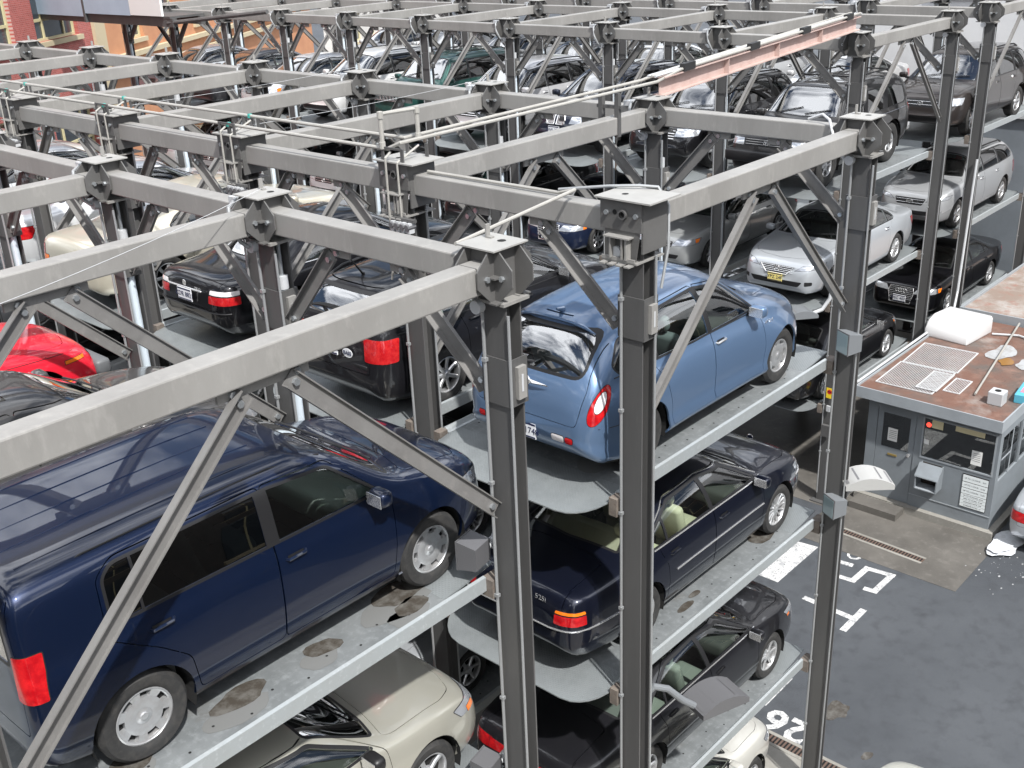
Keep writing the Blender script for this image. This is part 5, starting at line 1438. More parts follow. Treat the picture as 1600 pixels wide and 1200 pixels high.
for j, k, c, lb in ((3, 'plain', (.45, .46, .47), 'silver saloon in the shade underneath the beige saloon'), (4, 'bhatch', None, 'black saloon in the shade underneath the white saloon'), (5, 'silver', (.55, .55, .56), 'pale saloon in the shade two bays past the beige saloon'), (6, 'plain', (.10, .10, .11), 'charcoal saloon in the shade three bays past the beige saloon'), (7, 'silver', (.6, .6, .58), 'white saloon in the shade near the far left end')): put(k, (4.0, Y(j), Z2), 0, lb, 'car', col=c)
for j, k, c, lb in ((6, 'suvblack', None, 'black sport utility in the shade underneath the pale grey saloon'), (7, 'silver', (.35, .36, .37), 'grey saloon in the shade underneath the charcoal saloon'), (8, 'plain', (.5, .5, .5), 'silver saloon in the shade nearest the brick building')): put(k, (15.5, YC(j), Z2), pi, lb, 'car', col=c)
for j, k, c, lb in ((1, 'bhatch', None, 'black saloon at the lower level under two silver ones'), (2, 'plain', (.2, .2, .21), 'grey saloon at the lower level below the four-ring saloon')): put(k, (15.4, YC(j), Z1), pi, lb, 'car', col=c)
put('off', (15.15, 5.22, Z3), pi, 'dark off-roader with roof bars and an amber bumper lamp', 'car')
put('suvblack', (15.5, YC(1), Z3), pi, 'glossy black sport utility beside the dark off-roader', 'car')
put('x5', (15.55, YC(2), Z3), pi, 'navy sport utility with a twin kidney grille', 'car')
put('suvpale', (15.4, YC(3), Z3), pi, 'pale silver sport utility between the navy and the green one', 'car')
put('jeep', (15.5, YC(4), Z3), pi, 'dark green sport utility with a chrome grille of upright slots', 'car')
put('suvpale', (15.4, YC(5), Z3), pi, 'white sport utility left of the green one', 'car', col=(.74, .74, .73))
put('silver', (15.5, YC(6), Z3), pi, 'pale grey saloon left of the white sport utility', 'car', col=(.55, .56, .57))
put('silver', (15.5, YC(7), Z3), pi, 'charcoal saloon second from the brick building in its row', 'car', col=(.05, .05, .055))
put('silver', (15.5, YC(8), Z3), pi, 'silver saloon nearest the brick building in its row', 'car')
put('tsx', (15.36, 4.98, Z2), pi, 'bright silver saloon with a yellow plate under the dark off-roader', 'car')
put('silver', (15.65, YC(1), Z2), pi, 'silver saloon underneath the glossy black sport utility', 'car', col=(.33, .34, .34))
put('rings', (15.1, 10.65, Z2), pi, 'navy saloon with four chrome rings under the kidney-grille sport utility', 'car')
put('suvblack', (15.4, YC(3) + .1, Z2), pi, 'black slat-grille sport utility in the shade under the pale silver one', 'car')
put('plain', (15.6, YC(4), Z2), pi, 'white saloon underneath the green sport utility', 'car', col=WHITE)
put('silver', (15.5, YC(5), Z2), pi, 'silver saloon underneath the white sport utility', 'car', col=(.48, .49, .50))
put('bhatch', (15.26, 4.95, Z1), 0, 'black saloon facing away at the lower level beside the booth', 'car')
put('suvbrown', (21.4, 4.92, Z3), pi, 'brown sport utility on the top platform above the silver estate car', 'car')
put('estate', (21.5, 4.98, Z2), pi, 'silver estate car with grey lower cladding and roof rails', 'car')
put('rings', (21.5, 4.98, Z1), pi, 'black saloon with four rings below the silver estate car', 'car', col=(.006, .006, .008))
bk = [('silver', (.6, .6, .6), 'pale saloon in the back row behind the black sport utility'), ('estateg', (.45, .46, .47), 'silver estate car in the back row behind the navy sport utility'), ('plain', WHITE, 'white saloon in the back row behind the pale silver sport utility'), ('black', None, 'black saloon in the back row behind the green sport utility'),
      ('estateg', (.16, .165, .17), 'grey estate car in the back row behind the white sport utility'), ('suvpale', (.42, .43, .44), 'silver sport utility in the back row behind the pale grey saloon'), ('estateg', (.7, .7, .7), 'white estate car in the back row behind the charcoal saloon')]
for i, (k, c, lb) in enumerate(bk): put(k, (21.4, YC(i + 1), Z3), pi, lb, 'car', col=c)
put('plain', (4.45, -1.65, ZG), 0, 'cream white saloon on the ground at the bottom edge', 'car', col=(.66, .66, .60))
put('tsx', (16.4, -.52, ZG), 0, 'silver saloon beside the booth at the right edge', 'car')

# ------------------------------------------------------------------ pipes, lamps and fittings
def pipe_run(name, P, r, m, label, cat='pipe', group=None, extra=None):
    ro = empty(name, P[0]); b = MB(); Q = [Vector(p) - Vector(P[0]) for p in P]; b.tube(Q, r, m, 8); b.build('tube', ro, True)
    if extra:
        e = MB(); extra(e, Vector(P[0])); e.build('fitting', ro)
    return tag(ro, label, cat, group)
M_TEAL = mat('teal_clip', (.05, .35, .30), .5)
yq = lambda j: HY('Q', j)
def clips(xx, zz):
    def f(b, o):
        for j in range(2, 9):
            p = Vector((xx, yq(j), zz)) - o; b.box(p + Vector((-.02, -.02, -.022)), p + Vector((.02, .02, .022)), M_TEAL); b.box(p + Vector((-.015, -.02, -zz)), p + Vector((.015, .02, -.03)), M_STD)
    return f
pipe_run('pipe', [(1.68, 22.2, .10), (1.68, 3.02, .10)], .019, M_PIPE, 'cream pipe along the top of the cross beams, nearer of the pair', 'pipe', 'cream pipes on the rack', clips(1.68, .10))
pipe_run('pipe', [(1.98, 22.2, .15), (1.98, 3.30, .15)], .019, M_PIPE, 'cream pipe along the top of the cross beams, farther of the pair', 'pipe', 'cream pipes on the rack', clips(1.98, .15))
def stand(b, o):
    for x in (5.2,):
        for y in (2.86, 3.10):
            p = Vector((x, y, 0)) - o; b.box(p + Vector((-.03, -.03, -.35)), p + Vector((.03, .03, .16)), M_STD)
        b.box(Vector((x - .02, 2.8, -.02)) - o, Vector((x + .02, 3.16, .02)) - o, M_STD)
pipe_run('pipe', [(1.98, 3.30, .151), (1.98, 3.10, .15), (6.0, 3.10, .19), (6.6, 3.05, .26), (13.4, 3.95, .33)], .019, M_PIPE, 'cream pipe crossing towards the salmon beam, left of the pair', 'pipe', 'cream pipes on the rack', stand)
pipe_run('pipe', [(1.68, 3.02, .101), (1.70, 2.86, .17), (6.0, 2.86, .19), (6.6, 2.92, .26), (13.4, 3.78, .33)], .019, M_PIPE, 'cream pipe crossing towards the salmon beam, right of the pair', 'pipe', 'cream pipes on the rack')
b = MB()
def loop(y):
    b.tube([(1.64, y, .10), (1.64, y, .42)], .023, M_PIPE, 8); b.tube([(1.64, y, .44), (2.05, y - .08, .44)], .019, M_PIPE, 8); b.tube([(2.05, y - .08, .44), (2.05, y - .08, .15)], .023, M_PIPE, 8)
    for p in ((1.64, y, .43), (2.05, y - .08, .43), (1.64, y, .14), (2.05, y - .08, .17)): b.lathe([(0, .04), (.031, .032), (.031, -.032), (0, -.04)], M_PIPE, 10, Matrix.Translation(p), 'z')
loop(3.05)
o = b.build('pipe_loop', None, True); tag(o, 'upright rectangular loop of cream pipe standing on the cross beams', 'pipe')
M_SALMON = mat('salmon_primer', (.48, .36, .325), .6, noise=(4, (.40, .28, .245), .4, .75))
r = empty('salmon_beam', (6.15, 2.93, .07)); d = Vector((13.45, 3.87, .12)) - Vector((6.15, 2.93, .07)); L = d.length
r.rotation_euler = (0, -math.asin(d.z / L), atan2(d.y, d.x))
b = MB(); b.box((0, -.085, .14), (L, .085, .155), M_SALMON); b.box((0, -.085, -.075), (L, .085, -.06), M_SALMON); b.box((0, -.006, -.059), (L, .006, .139), M_SALMON)
for q in (1.9, 3.7, 5.5): b.box((q, -.08, -.058), (q + .012, -.007, .138), M_SALMON)
b.build('web', r)
b = MB()
for y in (-.05, .0, .05): b.tube([(-.2, y, .19), (L + .1, y, .19)], .016, M_LIGHTG if y else M_PIPE, 6)
b.build('conduit', r)
b = MB()
for q in (.5, 2.6, 4.6, 6.6): b.box((q, -.10, .156), (q + .32, -.03, .25), M_HOSE)
b.build('clamp', r)
tag(r, 'salmon primed steel beam carrying conduits across the driveway', 'beam')
pipe_run('conduit', [(-.02, .42, -.03), (1.76, .74, -.03), (1.80, .95, -.09), (1.80, 2.6, -.095)], .016, M_PIPE, 'pale conduit bridging from the nearest post head to the next cross beam', 'conduit')
pipe_run('conduit', [(1.80, .95, -.06), (1.86, .45, .02), (1.98, .22, .03), (2.06, .08, .02), (2.06, -.03, -.12), (2.0, -.075, -.45), (1.9, -.075, -.8)], .013, M_COND, 'grey cable looping over the head box of the right-hand post', 'cable')
pipe_run('conduit', [(6.02, .80, -.09), (6.0, .62, -.02), (5.93, .50, -.06), (5.86, .42, -.18), (5.84, .33, -.38), (5.88, .26, -.46)], .016, M_LIGHTG, 'pale cable curling down at the far right post head', 'cable')
# hoses and valves hanging on the posts of the second row
pv = None
for j in (1, 2, 3, 4):
    if pv is None:
        pv = empty('valve_manifold'); b = MB()
        for i in range(4):
            y = -.30 + i * .075
            b.box((-.29, y - .022, -.66), (-.22, y + .022, -.56), M_LIGHTG); b.cyl((-.31, y, -.60), (-.20, y, -.60), .03, M_DARKG, 8); b.cyl((-.255, y, -.66), (-.255, y, -1.05), .016, M_HOSE, 6)
            b.box((-.285, y - .026, -1.10), (-.225, y + .026, -1.02), M_LIGHTG); b.cyl((-.3, y, -1.09), (-.21, y, -1.03), .022, M_DARKG, 8)
        b.box((-.25, -.34, -.56), (-.2, -.04, -.53), M_STD); b.build('valves', pv)
        b = MB(); b.tube([(-.15, .02, .08), (-.24, .0, .04), (-.245, .0, -1.0), (-.24, .05, -1.2)], .012, M_PIPE, 6); b.tube([(.1, -.12, .12), (-.20, -.12, .0), (-.21, -.14, -.8), (-.15, -.20, -1.05), (-.13, -.06, -1.08)], .012, M_PIPE, 6); b.build('pipes', pv)
        b = MB(); b.box((-.17, -.18, .001), (-.155, -.14, .11), M_STD); b.box((-.17, .10, .001), (-.155, .14, .11), M_STD); b.box((-.17, -.18, .1101), (-.155, .14, .13), M_STD); b.box((.16, -.18, .001), (.175, -.14, .13), M_STD); b.box((.16, .10, .001), (.175, .14, .13), M_STD); b.build('bracket', pv); o = pv
    else: o = dup(pv)
    o.location = (ROWX['Q'], HY('Q', j), 0)
    tag(o, f"valves and hoses on the post right of {own('B', j)}", 'valves', 'valve clusters on the second row of posts')
# thin wires
for P, lb in (([(-2.85, 1.75, .02), (.1, 2.95, .03)], 'thin wire rising to the second post head of the nearest row'), ([(-3.6, 6.1, .05), (.1, 8.42, .06)], 'thin wire rising to the fourth post head of the nearest row'), ([(1.85, 5.7, .05), (5.95, 5.72, .06)], 'thin wire above the bay of the black estate car'), ([(1.85, 8.47, .05), (5.95, 8.49, .06)], 'thin wire above the bay of the black coupe')):
    n = 8; a, c = Vector(P[0]), Vector(P[1]); Q = [a.lerp(c, i / n) - Vector((0, 0, .03 * 4 * (i / n) * (1 - i / n))) for i in range(n + 1)]
    b = MB(); b.tube([q - a for q in Q], .0028, M_LIGHTG, 5); o = b.build('wire', None, loc=a); tag(o, lb, 'wire')
# lamps
M_MIDG = mat('mid_grey_housing', (.16, .17, .18), .45)
M_PALEG = mat('pale_grey_housing', (.36, .36, .35), .45)
def flood(loc, rz, label, m=M_DARKG):
    r = empty('floodlight', loc, rz); b = MB()
    P = [(-.10, -.10), (.08, -.13), (.08, .13), (-.10, .10)]
    b.prism([(p[0], p[1]) for p in P], -.11, .11, m, 'y'); b.build('housing', r)
    b = MB(); b.box((.081, -.115, -.135), (.092, .115, .135), M_DARKG); b.build('rim', r)
    b = MB(); b.box((.0925, -.10, -.12), (.096, .10, .12), mat('lamp_glass', (.30, .38, .40), .08, 0, 1)); b.build('lens', r)
    b = MB(); b.tube([(-.08, -.11, .0), (-.08, -.16, .02), (-.08, -.22, .10)], .018, M_LIGHTG, 8); b.cyl((-.08, -.155, .02), (-.08, -.215, .02), .05, M_LIGHTG, 12); b.build('arm', r, True)
    return tag(r, label, 'floodlight', 'small floodlights on the posts')
flood((-.10, .36, -2.60), pi / 2 + .2, 'dark box floodlight on the nearest post above the front of the navy boxy car')
flood((-.10, .36, -4.86), pi / 2 + .2, 'dark box floodlight low on the nearest post beside the gold coupe')
flood((5.86, .02, -2.55), pi - .5, 'grey box floodlight on the tall right post, upper of two', M_MIDG)
flood((5.86, .02, -4.72), pi - .5, 'grey box floodlight on the tall right post, lower of two', M_MIDG)
def area_lamp(loc, rz, label, m1, m2, arm):
    r = empty('area_light', loc, rz); b = MB(); n = 8
    top = [(-.30 + .6 * i / n, .10 * (1 - ((i - n / 2) / (n / 2)) ** 2)) for i in range(n + 1)]
    b.prism([(-.30, -.06), (.30, -.06)] + top[::-1], -.19, .19, m1, 'y'); b.build('housing', r, True, 30)
    b = MB()
    for s in (-1, 1):
        x0, x1 = sorted((s * .13, s * .28)); zz = .075 if m2 is not m1 else .07
        z0 = .10 * (1 - (.13 / .3) ** 2) + .003; z1 = .10 * (1 - (.28 / .3) ** 2) + .003
        b.add([(s * .13, -.15, z0), (s * .28, -.15, z1), (s * .28, .15, z1), (s * .13, .15, z0)][::1 if s > 0 else -1], [(0, 1, 2, 3)], m2)
    b.build('cooling_panel', r)
    b = MB(); b.box((-.26, -.15, -.075), (.26, .15, -.0605), mat('lamp_glass', (.30, .38, .40))); b.build('lens', r)
    b = MB(); b.tube(arm, .038, M_LIGHTG if m1 is not M_DARKG else M_MIDG, 10); b.build('arm', r, True)
    return tag(r, label, 'lamp', 'area lights on the posts')
area_lamp((2.72, -.28, -5.52), radians(-20), 'dark grey area light on a bent arm at the right-hand post', M_DARKG, M_DARKG, [(-.28, 0, .0), (-.42, .02, .12), (-.58, .06, .30), (-.72, .10, .36), (-.84, .14, .25), (-.86, .15, .05)])
area_lamp((6.30, -.16, -4.48), radians(-48), 'pale area light reaching out from the tall right post', M_PALEG, mat('grey_panel', (.16, .16, .165), .5), [(-.08, .0, -.07), (-.22, .02, -.18), (-.33, .02, -.42), (-.36, .02, -.75)])
area_lamp((13.05, 4.35, -5.20), radians(-40), 'pale area light below the nose of the bright silver saloon', M_MIDG, mat('grey_panel', (.16, .16, .165)), [(.25, -.05, .0), (.42, -.06, .06), (.55, -.08, .28), (.58, -.08, .5)])
# stickers and box on the post across the driveway
r = POSTS[('S', 0)]
b = MB(); b.box((-.127, -.16, -7.02), (-.1225, -.02, -6.80), mat('yellow_sticker', (.80, .58, .03), .5)); b.cyl((-.1272, -.09, -6.88), (-.1292, -.09, -6.88), .05, mat('sign_red', (.6, .02, .02), .5), 16); b.box((-.1298, -.125, -6.89), (-.1294, -.055, -6.87), M_TRIM); b.build('warning_sticker', r)
b = MB(); b.box((-.16, -.14, -7.30), (-.122, -.06, -7.18), M_LIGHTG); b.box((-.20, -.17, -7.85), (-.122, .0, -7.60), M_STD); b.build('switch_box', r)
# ------------------------------------------------------------------ ground, booth, buildings
M_ASPH = mat('asphalt', (.050, .055, .062), .58, noise=[(.35, (.072, .078, .086), .38, .72), (3.5, (.037, .040, .045), .5, .78), (60, (.12, .125, .13), .6, .78)], bump=(150, .35))
M_CONC = mat('driveway_concrete', (.125, .117, .105), .5, noise=[(.9, (.075, .07, .063), .38, .68), (7, (.165, .155, .14), .55, .8)], bump=(90, .2))
M_CONC2 = mat('worn_concrete', (.26, .25, .225), .75, noise=[(1.2, (.18, .17, .15), .4, .7), (20, (.32, .31, .28), .55, .8)], bump=(90, .2))
M_WHITE = mat('worn_white_marking', (.56, .56, .55), .65, noise=[(7, (.30, .305, .31), .45, .65), (30, (.11, .115, .12), .53, .62)])
b = MB(); b.box((-300, -300, ZG - .5), (300, 300, ZG), M_ASPH); struct(b.build('ground'))
def sheet(name, P, z, m, kind=True):
    b = MB(); b.prism(P, ZG, ZG + z, m, 'z'); o = b.build(name); 
    if kind: struct(o)
    return o
sheet('rack_floor', [(-30, -30), (6.42, -30), (6.42, 30), (-30, 30)], .006, M_CONC2)
sheet('driveway_apron', [(12.0, .40), (14.3, .40), (14.3, 3.6), (12.0, 3.6)], .006, M_CONC)
sheet('rear_floor', [(13.35, 3.6001), (60, 3.6001), (60, 60), (13.35, 60)], .005, M_CONC)
def drain(P0, P1, w, label):
    r = empty('drain', (P0[0], P0[1], ZG)); d = Vector((P1[0] - P0[0], P1[1] - P0[1], 0)); L = d.length; r.rotation_euler = (0, 0, atan2(d.y, d.x))
    b = MB(); b.box((0, -w / 2 - .06, .0065), (L, -w / 2, .012), M_CONC2); b.box((0, w / 2, .0065), (L, w / 2 + .06, .012), M_CONC2); b.build('edge', r)
    b = MB(); b.box((0, -w / 2 + .001, .0065), (L, w / 2 - .001, .0075), M_WELL)
    m = mat('rusty_grate', (.10, .065, .05), .7)
    for i in range(int(L / .06)): b.box((i * .06, -w / 2 + .002, .0076), (i * .06 + .03, w / 2 - .002, .011), m)
    b.build('grating', r); return tag(r, label, 'drain')
drain((12.62, 1.25), (12.70, 2.95), .14, 'long drain grating in the brown concrete in front of the booth')
drain((6.55, -3.0), (6.55, 1.75), .16, 'drain grating along the edge of the racks by the number 26')
def marking(polys, label, nm='painted_marking'):
    b = MB()
    for P in polys:
        if area2(P) < 0: P = P[::-1]
        b.prism(P, ZG + .001, ZG + .0045, M_WHITE, 'z')
    o = b.build(nm); return tag(o, label, 'road marking', 'white markings painted on the driveway')
def strokes(S, w):
    out = []
    for a, c in S:
        a, c = Vector(a), Vector(c); d = (c - a).normalized() * w / 2; n = Vector((-d.y, d.x))
        out.append([tuple(a - d - n), tuple(c + d - n), tuple(c + d + n), tuple(a - d + n)])
    return out
def glyph(S, o, ux, uy, w): 
    """strokes in letter space (x right, y up) placed on the ground"""
    T = lambda p: (o[0] + ux[0] * p[0] + uy[0] * p[1], o[1] + ux[1] * p[0] + uy[1] * p[1])
    out = []; z = 0
    return strokes([(T(a), T(c)) for a, c in S], w)
def lay(polys, label):
    b = MB()
    for i, P in enumerate(polys):
        if area2(P) < 0: P = P[::-1]
        b.prism(P, ZG + .0005, ZG + .0035 + .0004 * i, M_WHITE, 'z')
    o = b.build('painted_letter'); return tag(o, label, 'road marking', 'white markings painted on the driveway')
# S and T lie on their backs towards the racks; 26 reads from the driveway
lay(strokes([((11.55, 2.42), (11.80, 1.45)), ((11.80, 1.45), (11.10, 1.50)), ((11.10, 1.50), (11.06, 1.66)), ((11.60, 1.98), (11.18, 2.03)), ((11.18, 2.03), (11.08, 2.42)), ((11.08, 2.42), (11.55, 2.62))][0:0] +
            [((11.62, 2.62), (11.66, 2.26)), ((11.14, 2.56), (11.20, 1.98)), ((11.20, 1.98), (11.74, 1.96)), ((11.74, 1.96), (11.80, 1.50)), ((11.80, 1.50), (11.12, 1.52)), ((11.12, 1.52), (11.10, 1.66)), ((11.62, 2.62), (11.14, 2.56))], .115), 'big square white letter S painted on the driveway')
lay(strokes([((10.16, 2.36), (10.12, 1.48)), ((10.42, 1.42), (9.74, 1.42))], .12), 'white letter T painted beyond the tall right post')
def ringpoly(cx, cy, rx, ry, t, n=20, a0=0, a1=2 * pi):
    out = []
    for i in range(n):
        p, q = a0 + (a1 - a0) * i / n, a0 + (a1 - a0) * (i + 1) / n
        out.append([(cx + rx * cos(p), cy + ry * sin(p)), (cx + rx * cos(q), cy + ry * sin(q)), (cx + (rx - t) * cos(q), cy + (ry - t) * sin(q)), (cx + (rx - t) * cos(p), cy + (ry - t) * sin(p))])
    return out
marking(ringpoly(12.02, 2.34, .16, .14, .05), 'small white ring painted just above the letter S')
me = text_mesh('26', .74, M_WHITE, 'lettering', 'CENTER', .002, .018); o = link(me, 'painted_number', None, (6.95, .98, ZG + .0025)); o.rotation_euler = (0, 0, pi / 2); tag(o, 'white number 26 painted at the edge of the racks', 'road marking', 'white markings painted on the driveway')
marking([[(10.3, 3.02), (11.85, 3.02), (11.78, 3.55), (10.3, 3.55)]], 'broad worn white bar painted beside the 525i saloon')
marking([[(7.15, 1.45), (8.0, 1.45), (8.0, 1.63), (7.15, 1.63)]], 'narrow white bar painted beside the number 26')
b = MB(); blob(b, 14.05, .22, .50, .26, mat('dirty_snow', (.58, .60, .63), .7, noise=(8, (.42, .43, .44), .45, .7), bump=(30, .5)), ZG + .05, 22, 5, .5); blob(b, 13.9, .3, .35, .2, mat('dirty_snow', (.8, .8, .8)), ZG + .09, 16, 9, .5)
for i in range(60): random.seed(i); q = random.uniform(.005, .017); blob(b, 13.6 + random.gauss(0, .6), .1 + random.gauss(0, .3), q * 1.6, q, mat('slush', (.36, .37, .38), .5, noise=(7, (.24, .23, .22), .45, .7)), ZG + .008, 7, i, .6)
o = b.build('snow_patch'); o['kind'] = 'stuff'; o['label'] = 'patch of old snow at the corner of the booth'
b = MB()
for i, (x, y, rx, ry, m) in enumerate([(7.75, .55, .22, .16, M_OIL), (7.1, -.25, .1, .07, M_OIL)]): blob(b, x, y, rx, ry, m, ZG + .003, 20, i + 80, .4)
o = b.build('oil_spot'); o['kind'] = 'structure'
# the booth
M_BOOTH = mat('booth_grey_paint', (.20, .222, .24), .5, noise=[(2.2, (.165, .182, .195), .4, .75)])
M_BOOTHL = mat('booth_trim', (.30, .325, .345), .45, noise=(2, (.25, .27, .285), .4, .75))
M_ROOF = mat('rusty_roof', (.14, .072, .052), .7, noise=[(1.0, (.10, .082, .072), .42, .62), (3.2, (.21, .125, .095), .5, .75), (.8, (.26, .24, .22), .56, .74), (9, (.07, .04, .03), .58, .75)], bump=(30, .2))
M_BGL = glass_mat('booth_glass', (.35, .38, .38), 1.5)
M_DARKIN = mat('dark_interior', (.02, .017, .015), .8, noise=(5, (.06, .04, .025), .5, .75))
R = empty('attendant_booth', (14.2, .66, ZG)); bl = 4.8; bw = 2.62; bh = 2.46
b = MB(); t = .07
b.box((-.12, -.12, 0), (bl, bw + .1, .16), M_CONC2); b.build('plinth', R)
b = MB()
b.box((0, 0, .161), (t, 1.62, 1.32), M_BOOTH); b.box((0, 0, 2.16), (t, 1.62, bh), M_BOOTH); b.box((0, 0, 1.321), (t, .09, 2.159), M_BOOTH); b.box((0, 1.46, 1.321), (t, 1.62, 2.159), M_BOOTH)
b.box((0, 2.42, .161), (t, bw, bh), M_BOOTH); b.box((0, 1.621, 2.16), (t, 2.419, bh), M_BOOTH)
b.box((t + .001, 0, .161), (bl, t, 1.15), M_BOOTH); b.box((t + .001, 0, 2.1), (bl, t, bh), M_BOOTH)
for x in (.08, 1.2, 2.4, 3.6): b.box((x, .001, 1.151), (x + .08, t - .001, 2.099), M_BOOTH)
b.box((t + .001, bw - t, .161), (bl, bw, bh), M_BOOTH); b.box((bl + .001, 0, .161), (bl + t, bw, bh), M_BOOTH); b.build('wall', R)
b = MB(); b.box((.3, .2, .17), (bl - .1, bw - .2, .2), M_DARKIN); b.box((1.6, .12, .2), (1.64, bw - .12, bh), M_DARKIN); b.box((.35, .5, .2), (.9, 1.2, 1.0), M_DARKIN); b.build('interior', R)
b = MB(); b.box((-.012, .01, .42), (-.001, 1.62, .435), M_BOOTHL); b.build('skirting_strip', R)
w = MB(); w.box((.02, .092, 1.322), (.03, 1.458, 2.158), M_BGL); W_ = w.build('window', R); w = MB()
for lo, hi in (((-.01, .06, 1.29), (.075, 1.49, 1.32)), ((-.01, .06, 2.16), (.075, 1.49, 2.19)), ((-.01, .06, 1.3205), (.075, .09, 2.1595)), ((-.01, 1.461, 1.3205), (.075, 1.49, 2.1595))): w.box((lo[0], lo[1], lo[2]), (-.0005, hi[1], hi[2]), M_BOOTHL)
w.build('frame', W_)
for i in range(4):
    w = MB(); x = [.16, 1.28, 2.48, 3.68][i]; w.box((x + .001, .03, 1.152), (x + 1.03, .04, 2.098), M_BGL); W2 = w.build('window', R)
    w = MB(); w.box((x + .5, -.008, 1.152), (x + .54, -.0005, 2.098), M_BOOTHL); w.box((x + .02, -.008, 1.6), (x + .499, -.0005, 1.63), M_BOOTHL); w.build('frame', W2)
d = MB(); d.box((.012, 1.63, .17), (.055, 2.41, 1.30), M_BOOTH); d.box((.012, 1.63, 2.05), (.055, 2.41, 2.155), M_BOOTH); d.box((.012, 1.63, 1.301), (.055, 1.74, 2.049), M_BOOTH); d.box((.012, 2.30, 1.301), (.055, 2.41, 2.049), M_BOOTH); D_ = d.build('door', R)
d = MB(); d.box((.03, 1.741, 1.302), (.036, 2.299, 2.048), M_BGL); d.build('window', D_)
d = MB(); d.box((-.002, 1.95, 1.14), (.0115, 2.14, 1.18), mat('brass_slot', (.45, .33, .12), .35, .7)); d.build('letter_slot', D_)
d = MB(); d.cyl((.011, 1.70, 1.27), (-.05, 1.70, 1.27), .022, M_CHROME); d.lathe([(0, .03), (.035, .02), (.035, -.01), (0, -.02)], M_CHROME, 12, Matrix.Translation((-.05, 1.70, 1.27)) @ Matrix.Rotation(pi / 2, 4, 'Z')); d.build('handle', D_, True)
d = MB(); d.box((-.16, 1.64, .0), (-.121, 2.6, .13), M_CONC2); d.box((-.55, 1.62, 0), (-.161, 2.62, .15), M_CONC); d.build('doorstep', R)
b = MB(); b.prism([(-.30, .74), (-.001, .74), (-.001, 1.22), (-.12, 1.22), (-.30, 1.02)], .98, 1.0, M_BOOTH, 'y'); b.prism([(-.30, .74), (-.001, .74), (-.001, 1.22), (-.12, 1.22), (-.30, 1.02)], 1.40, 1.42, M_BOOTH, 'y')
b.box((-.30, 1.0005, .74), (-.0005, 1.3995, .76), M_BOOTHL); b.add([(-.31, .97, 1.025), (-.31, 1.43, 1.025), (-.10, 1.43, 1.245), (-.10, .97, 1.245)], [(0, 1, 2, 3)], M_BOOTH); b.add([(-.31, .97, 1.01), (-.31, 1.43, 1.01), (-.10, 1.43, 1.23), (-.10, .97, 1.23)], [(3, 2, 1, 0)], M_BOOTHL); b.box((-.02, 1.001, .761), (-.001, 1.399, 1.22), M_DARKIN); b.build('pay_hatch', R)
b = MB(); b.box((-.25, 1.10, 1.0), (-.24, 1.20, 1.04), mat('sign_red', (.6, .02, .02))); b.build('red_sticker', R)
s = MB(); s.box((-.012, .10, .50), (-.001, .60, 1.22), M_TRIM)
M_SGN = mat('rate_panel', (.70, .74, .74), .4)
for z0, z1 in ((1.06, 1.20), (.93, 1.045), (.80, .915), (.725, .788), (.655, .718), (.585, .648), (.512, .578)): s.box((-.016, .108, z0), (-.0125, .592, z1), M_SGN)
S_ = s.build('rate_sign', R)
M_INK2 = mat('black_ink', (.02, .02, .02), .6)
for txt, z, sz in (('UP TO 1/2 HOUR    8.91', 1.13, .040), ('UP TO 1 HOUR   13.36', .988, .040), ('UP TO 2 HOURS   17.82', .858, .040), ('UP TO 10 HOURS  25.34', .757, .036), ('MAX TO 24 HRS  31.68', .687, .036), ('MONTHLY RATE  399', .617, .036), ('OVERSIZE EXTRA  10', .545, .036)):
    o = link(text_mesh(txt, sz, M_INK2, 'lettering', 'CENTER', .0005), 'lettering', S_, (-.0168, .35, z)); o.rotation_euler = (pi / 2, 0, -pi / 2)
s = MB(); Mp = mat('paper', (.72, .72, .70), .7); Mp2 = mat('cream_paper', (.66, .58, .36), .7)
for y, z, w_, h_, m in ((1.98, 1.46, .2, .28, Mp), (.30, 1.44, .2, .3, Mp)): s = MB(); s.box((.012, y, z), (.0155, y + w_, z + h_), m); s.build('notice', R)
s = MB(); s.box((.012, 1.10, 1.98), (.0155, 1.32, 2.155), Mp2); s.build('notice', R); s = MB(); s.box((.012, .30, 2.04), (.0155, .86, 2.155), Mp2); s.build('notice', R); s = MB(); s.box((.012, 1.34, 1.60), (.0155, 1.44, 1.70), Mp); s.build('notice', R)
s = MB()
for q, z in ((.18, 1.60), (.22, 1.54)):
    for k in range(5): s.box((.0115, (2.0 if q == .18 else .33), 1.68 - k * .04), (.0119, (2.15 if q == .18 else .47), 1.688 - k * .04), M_INK2)
s.build('notice_print', R)
s = MB(); s.cyl((.025, 1.38, 2.02), (.012, 1.38, 2.02), .05, mat('red_light', (.7, .05, .03), .4, emit=((1, .08, .05), 1.2)), 12); s.build('neon_light', R)
# its roof: a rusty sheet in a grey fascia
x0, x1, y0, y1 = -.26, 4.95, -.05, bw + .17
b = MB(); b.box((x0, y0, bh + .001), (x1, y1, bh + .10), M_ROOF); rf = b.build('roof', R)
b = MB(); b.box((x0 - .03, y0 - .03, bh - .09), (x0, y1 + .03, bh + .14), M_BOOTHL); b.box((x0, y0 - .03, bh - .09), (x1, y0, bh + .14), M_BOOTHL); b.box((x0, y1, bh - .09), (x1, y1 + .03, bh + .14), M_BOOTHL); b.build('fascia', rf)
tag(R, 'grey parking attendant booth with a rusty roof beside the driveway', 'booth')
rz0 = ZG + bh + .101
M_AC = mat('white_plastic', (.62, .62, .62), .4)
A = empty('air_conditioner', (17.95, 3.02, rz0), radians(-6)); b = MB()
prof = [(-.58, 0), (.56, 0), (.56, .34), (.48, .41), (-.22, .43), (-.44, .34), (-.56, .18)]
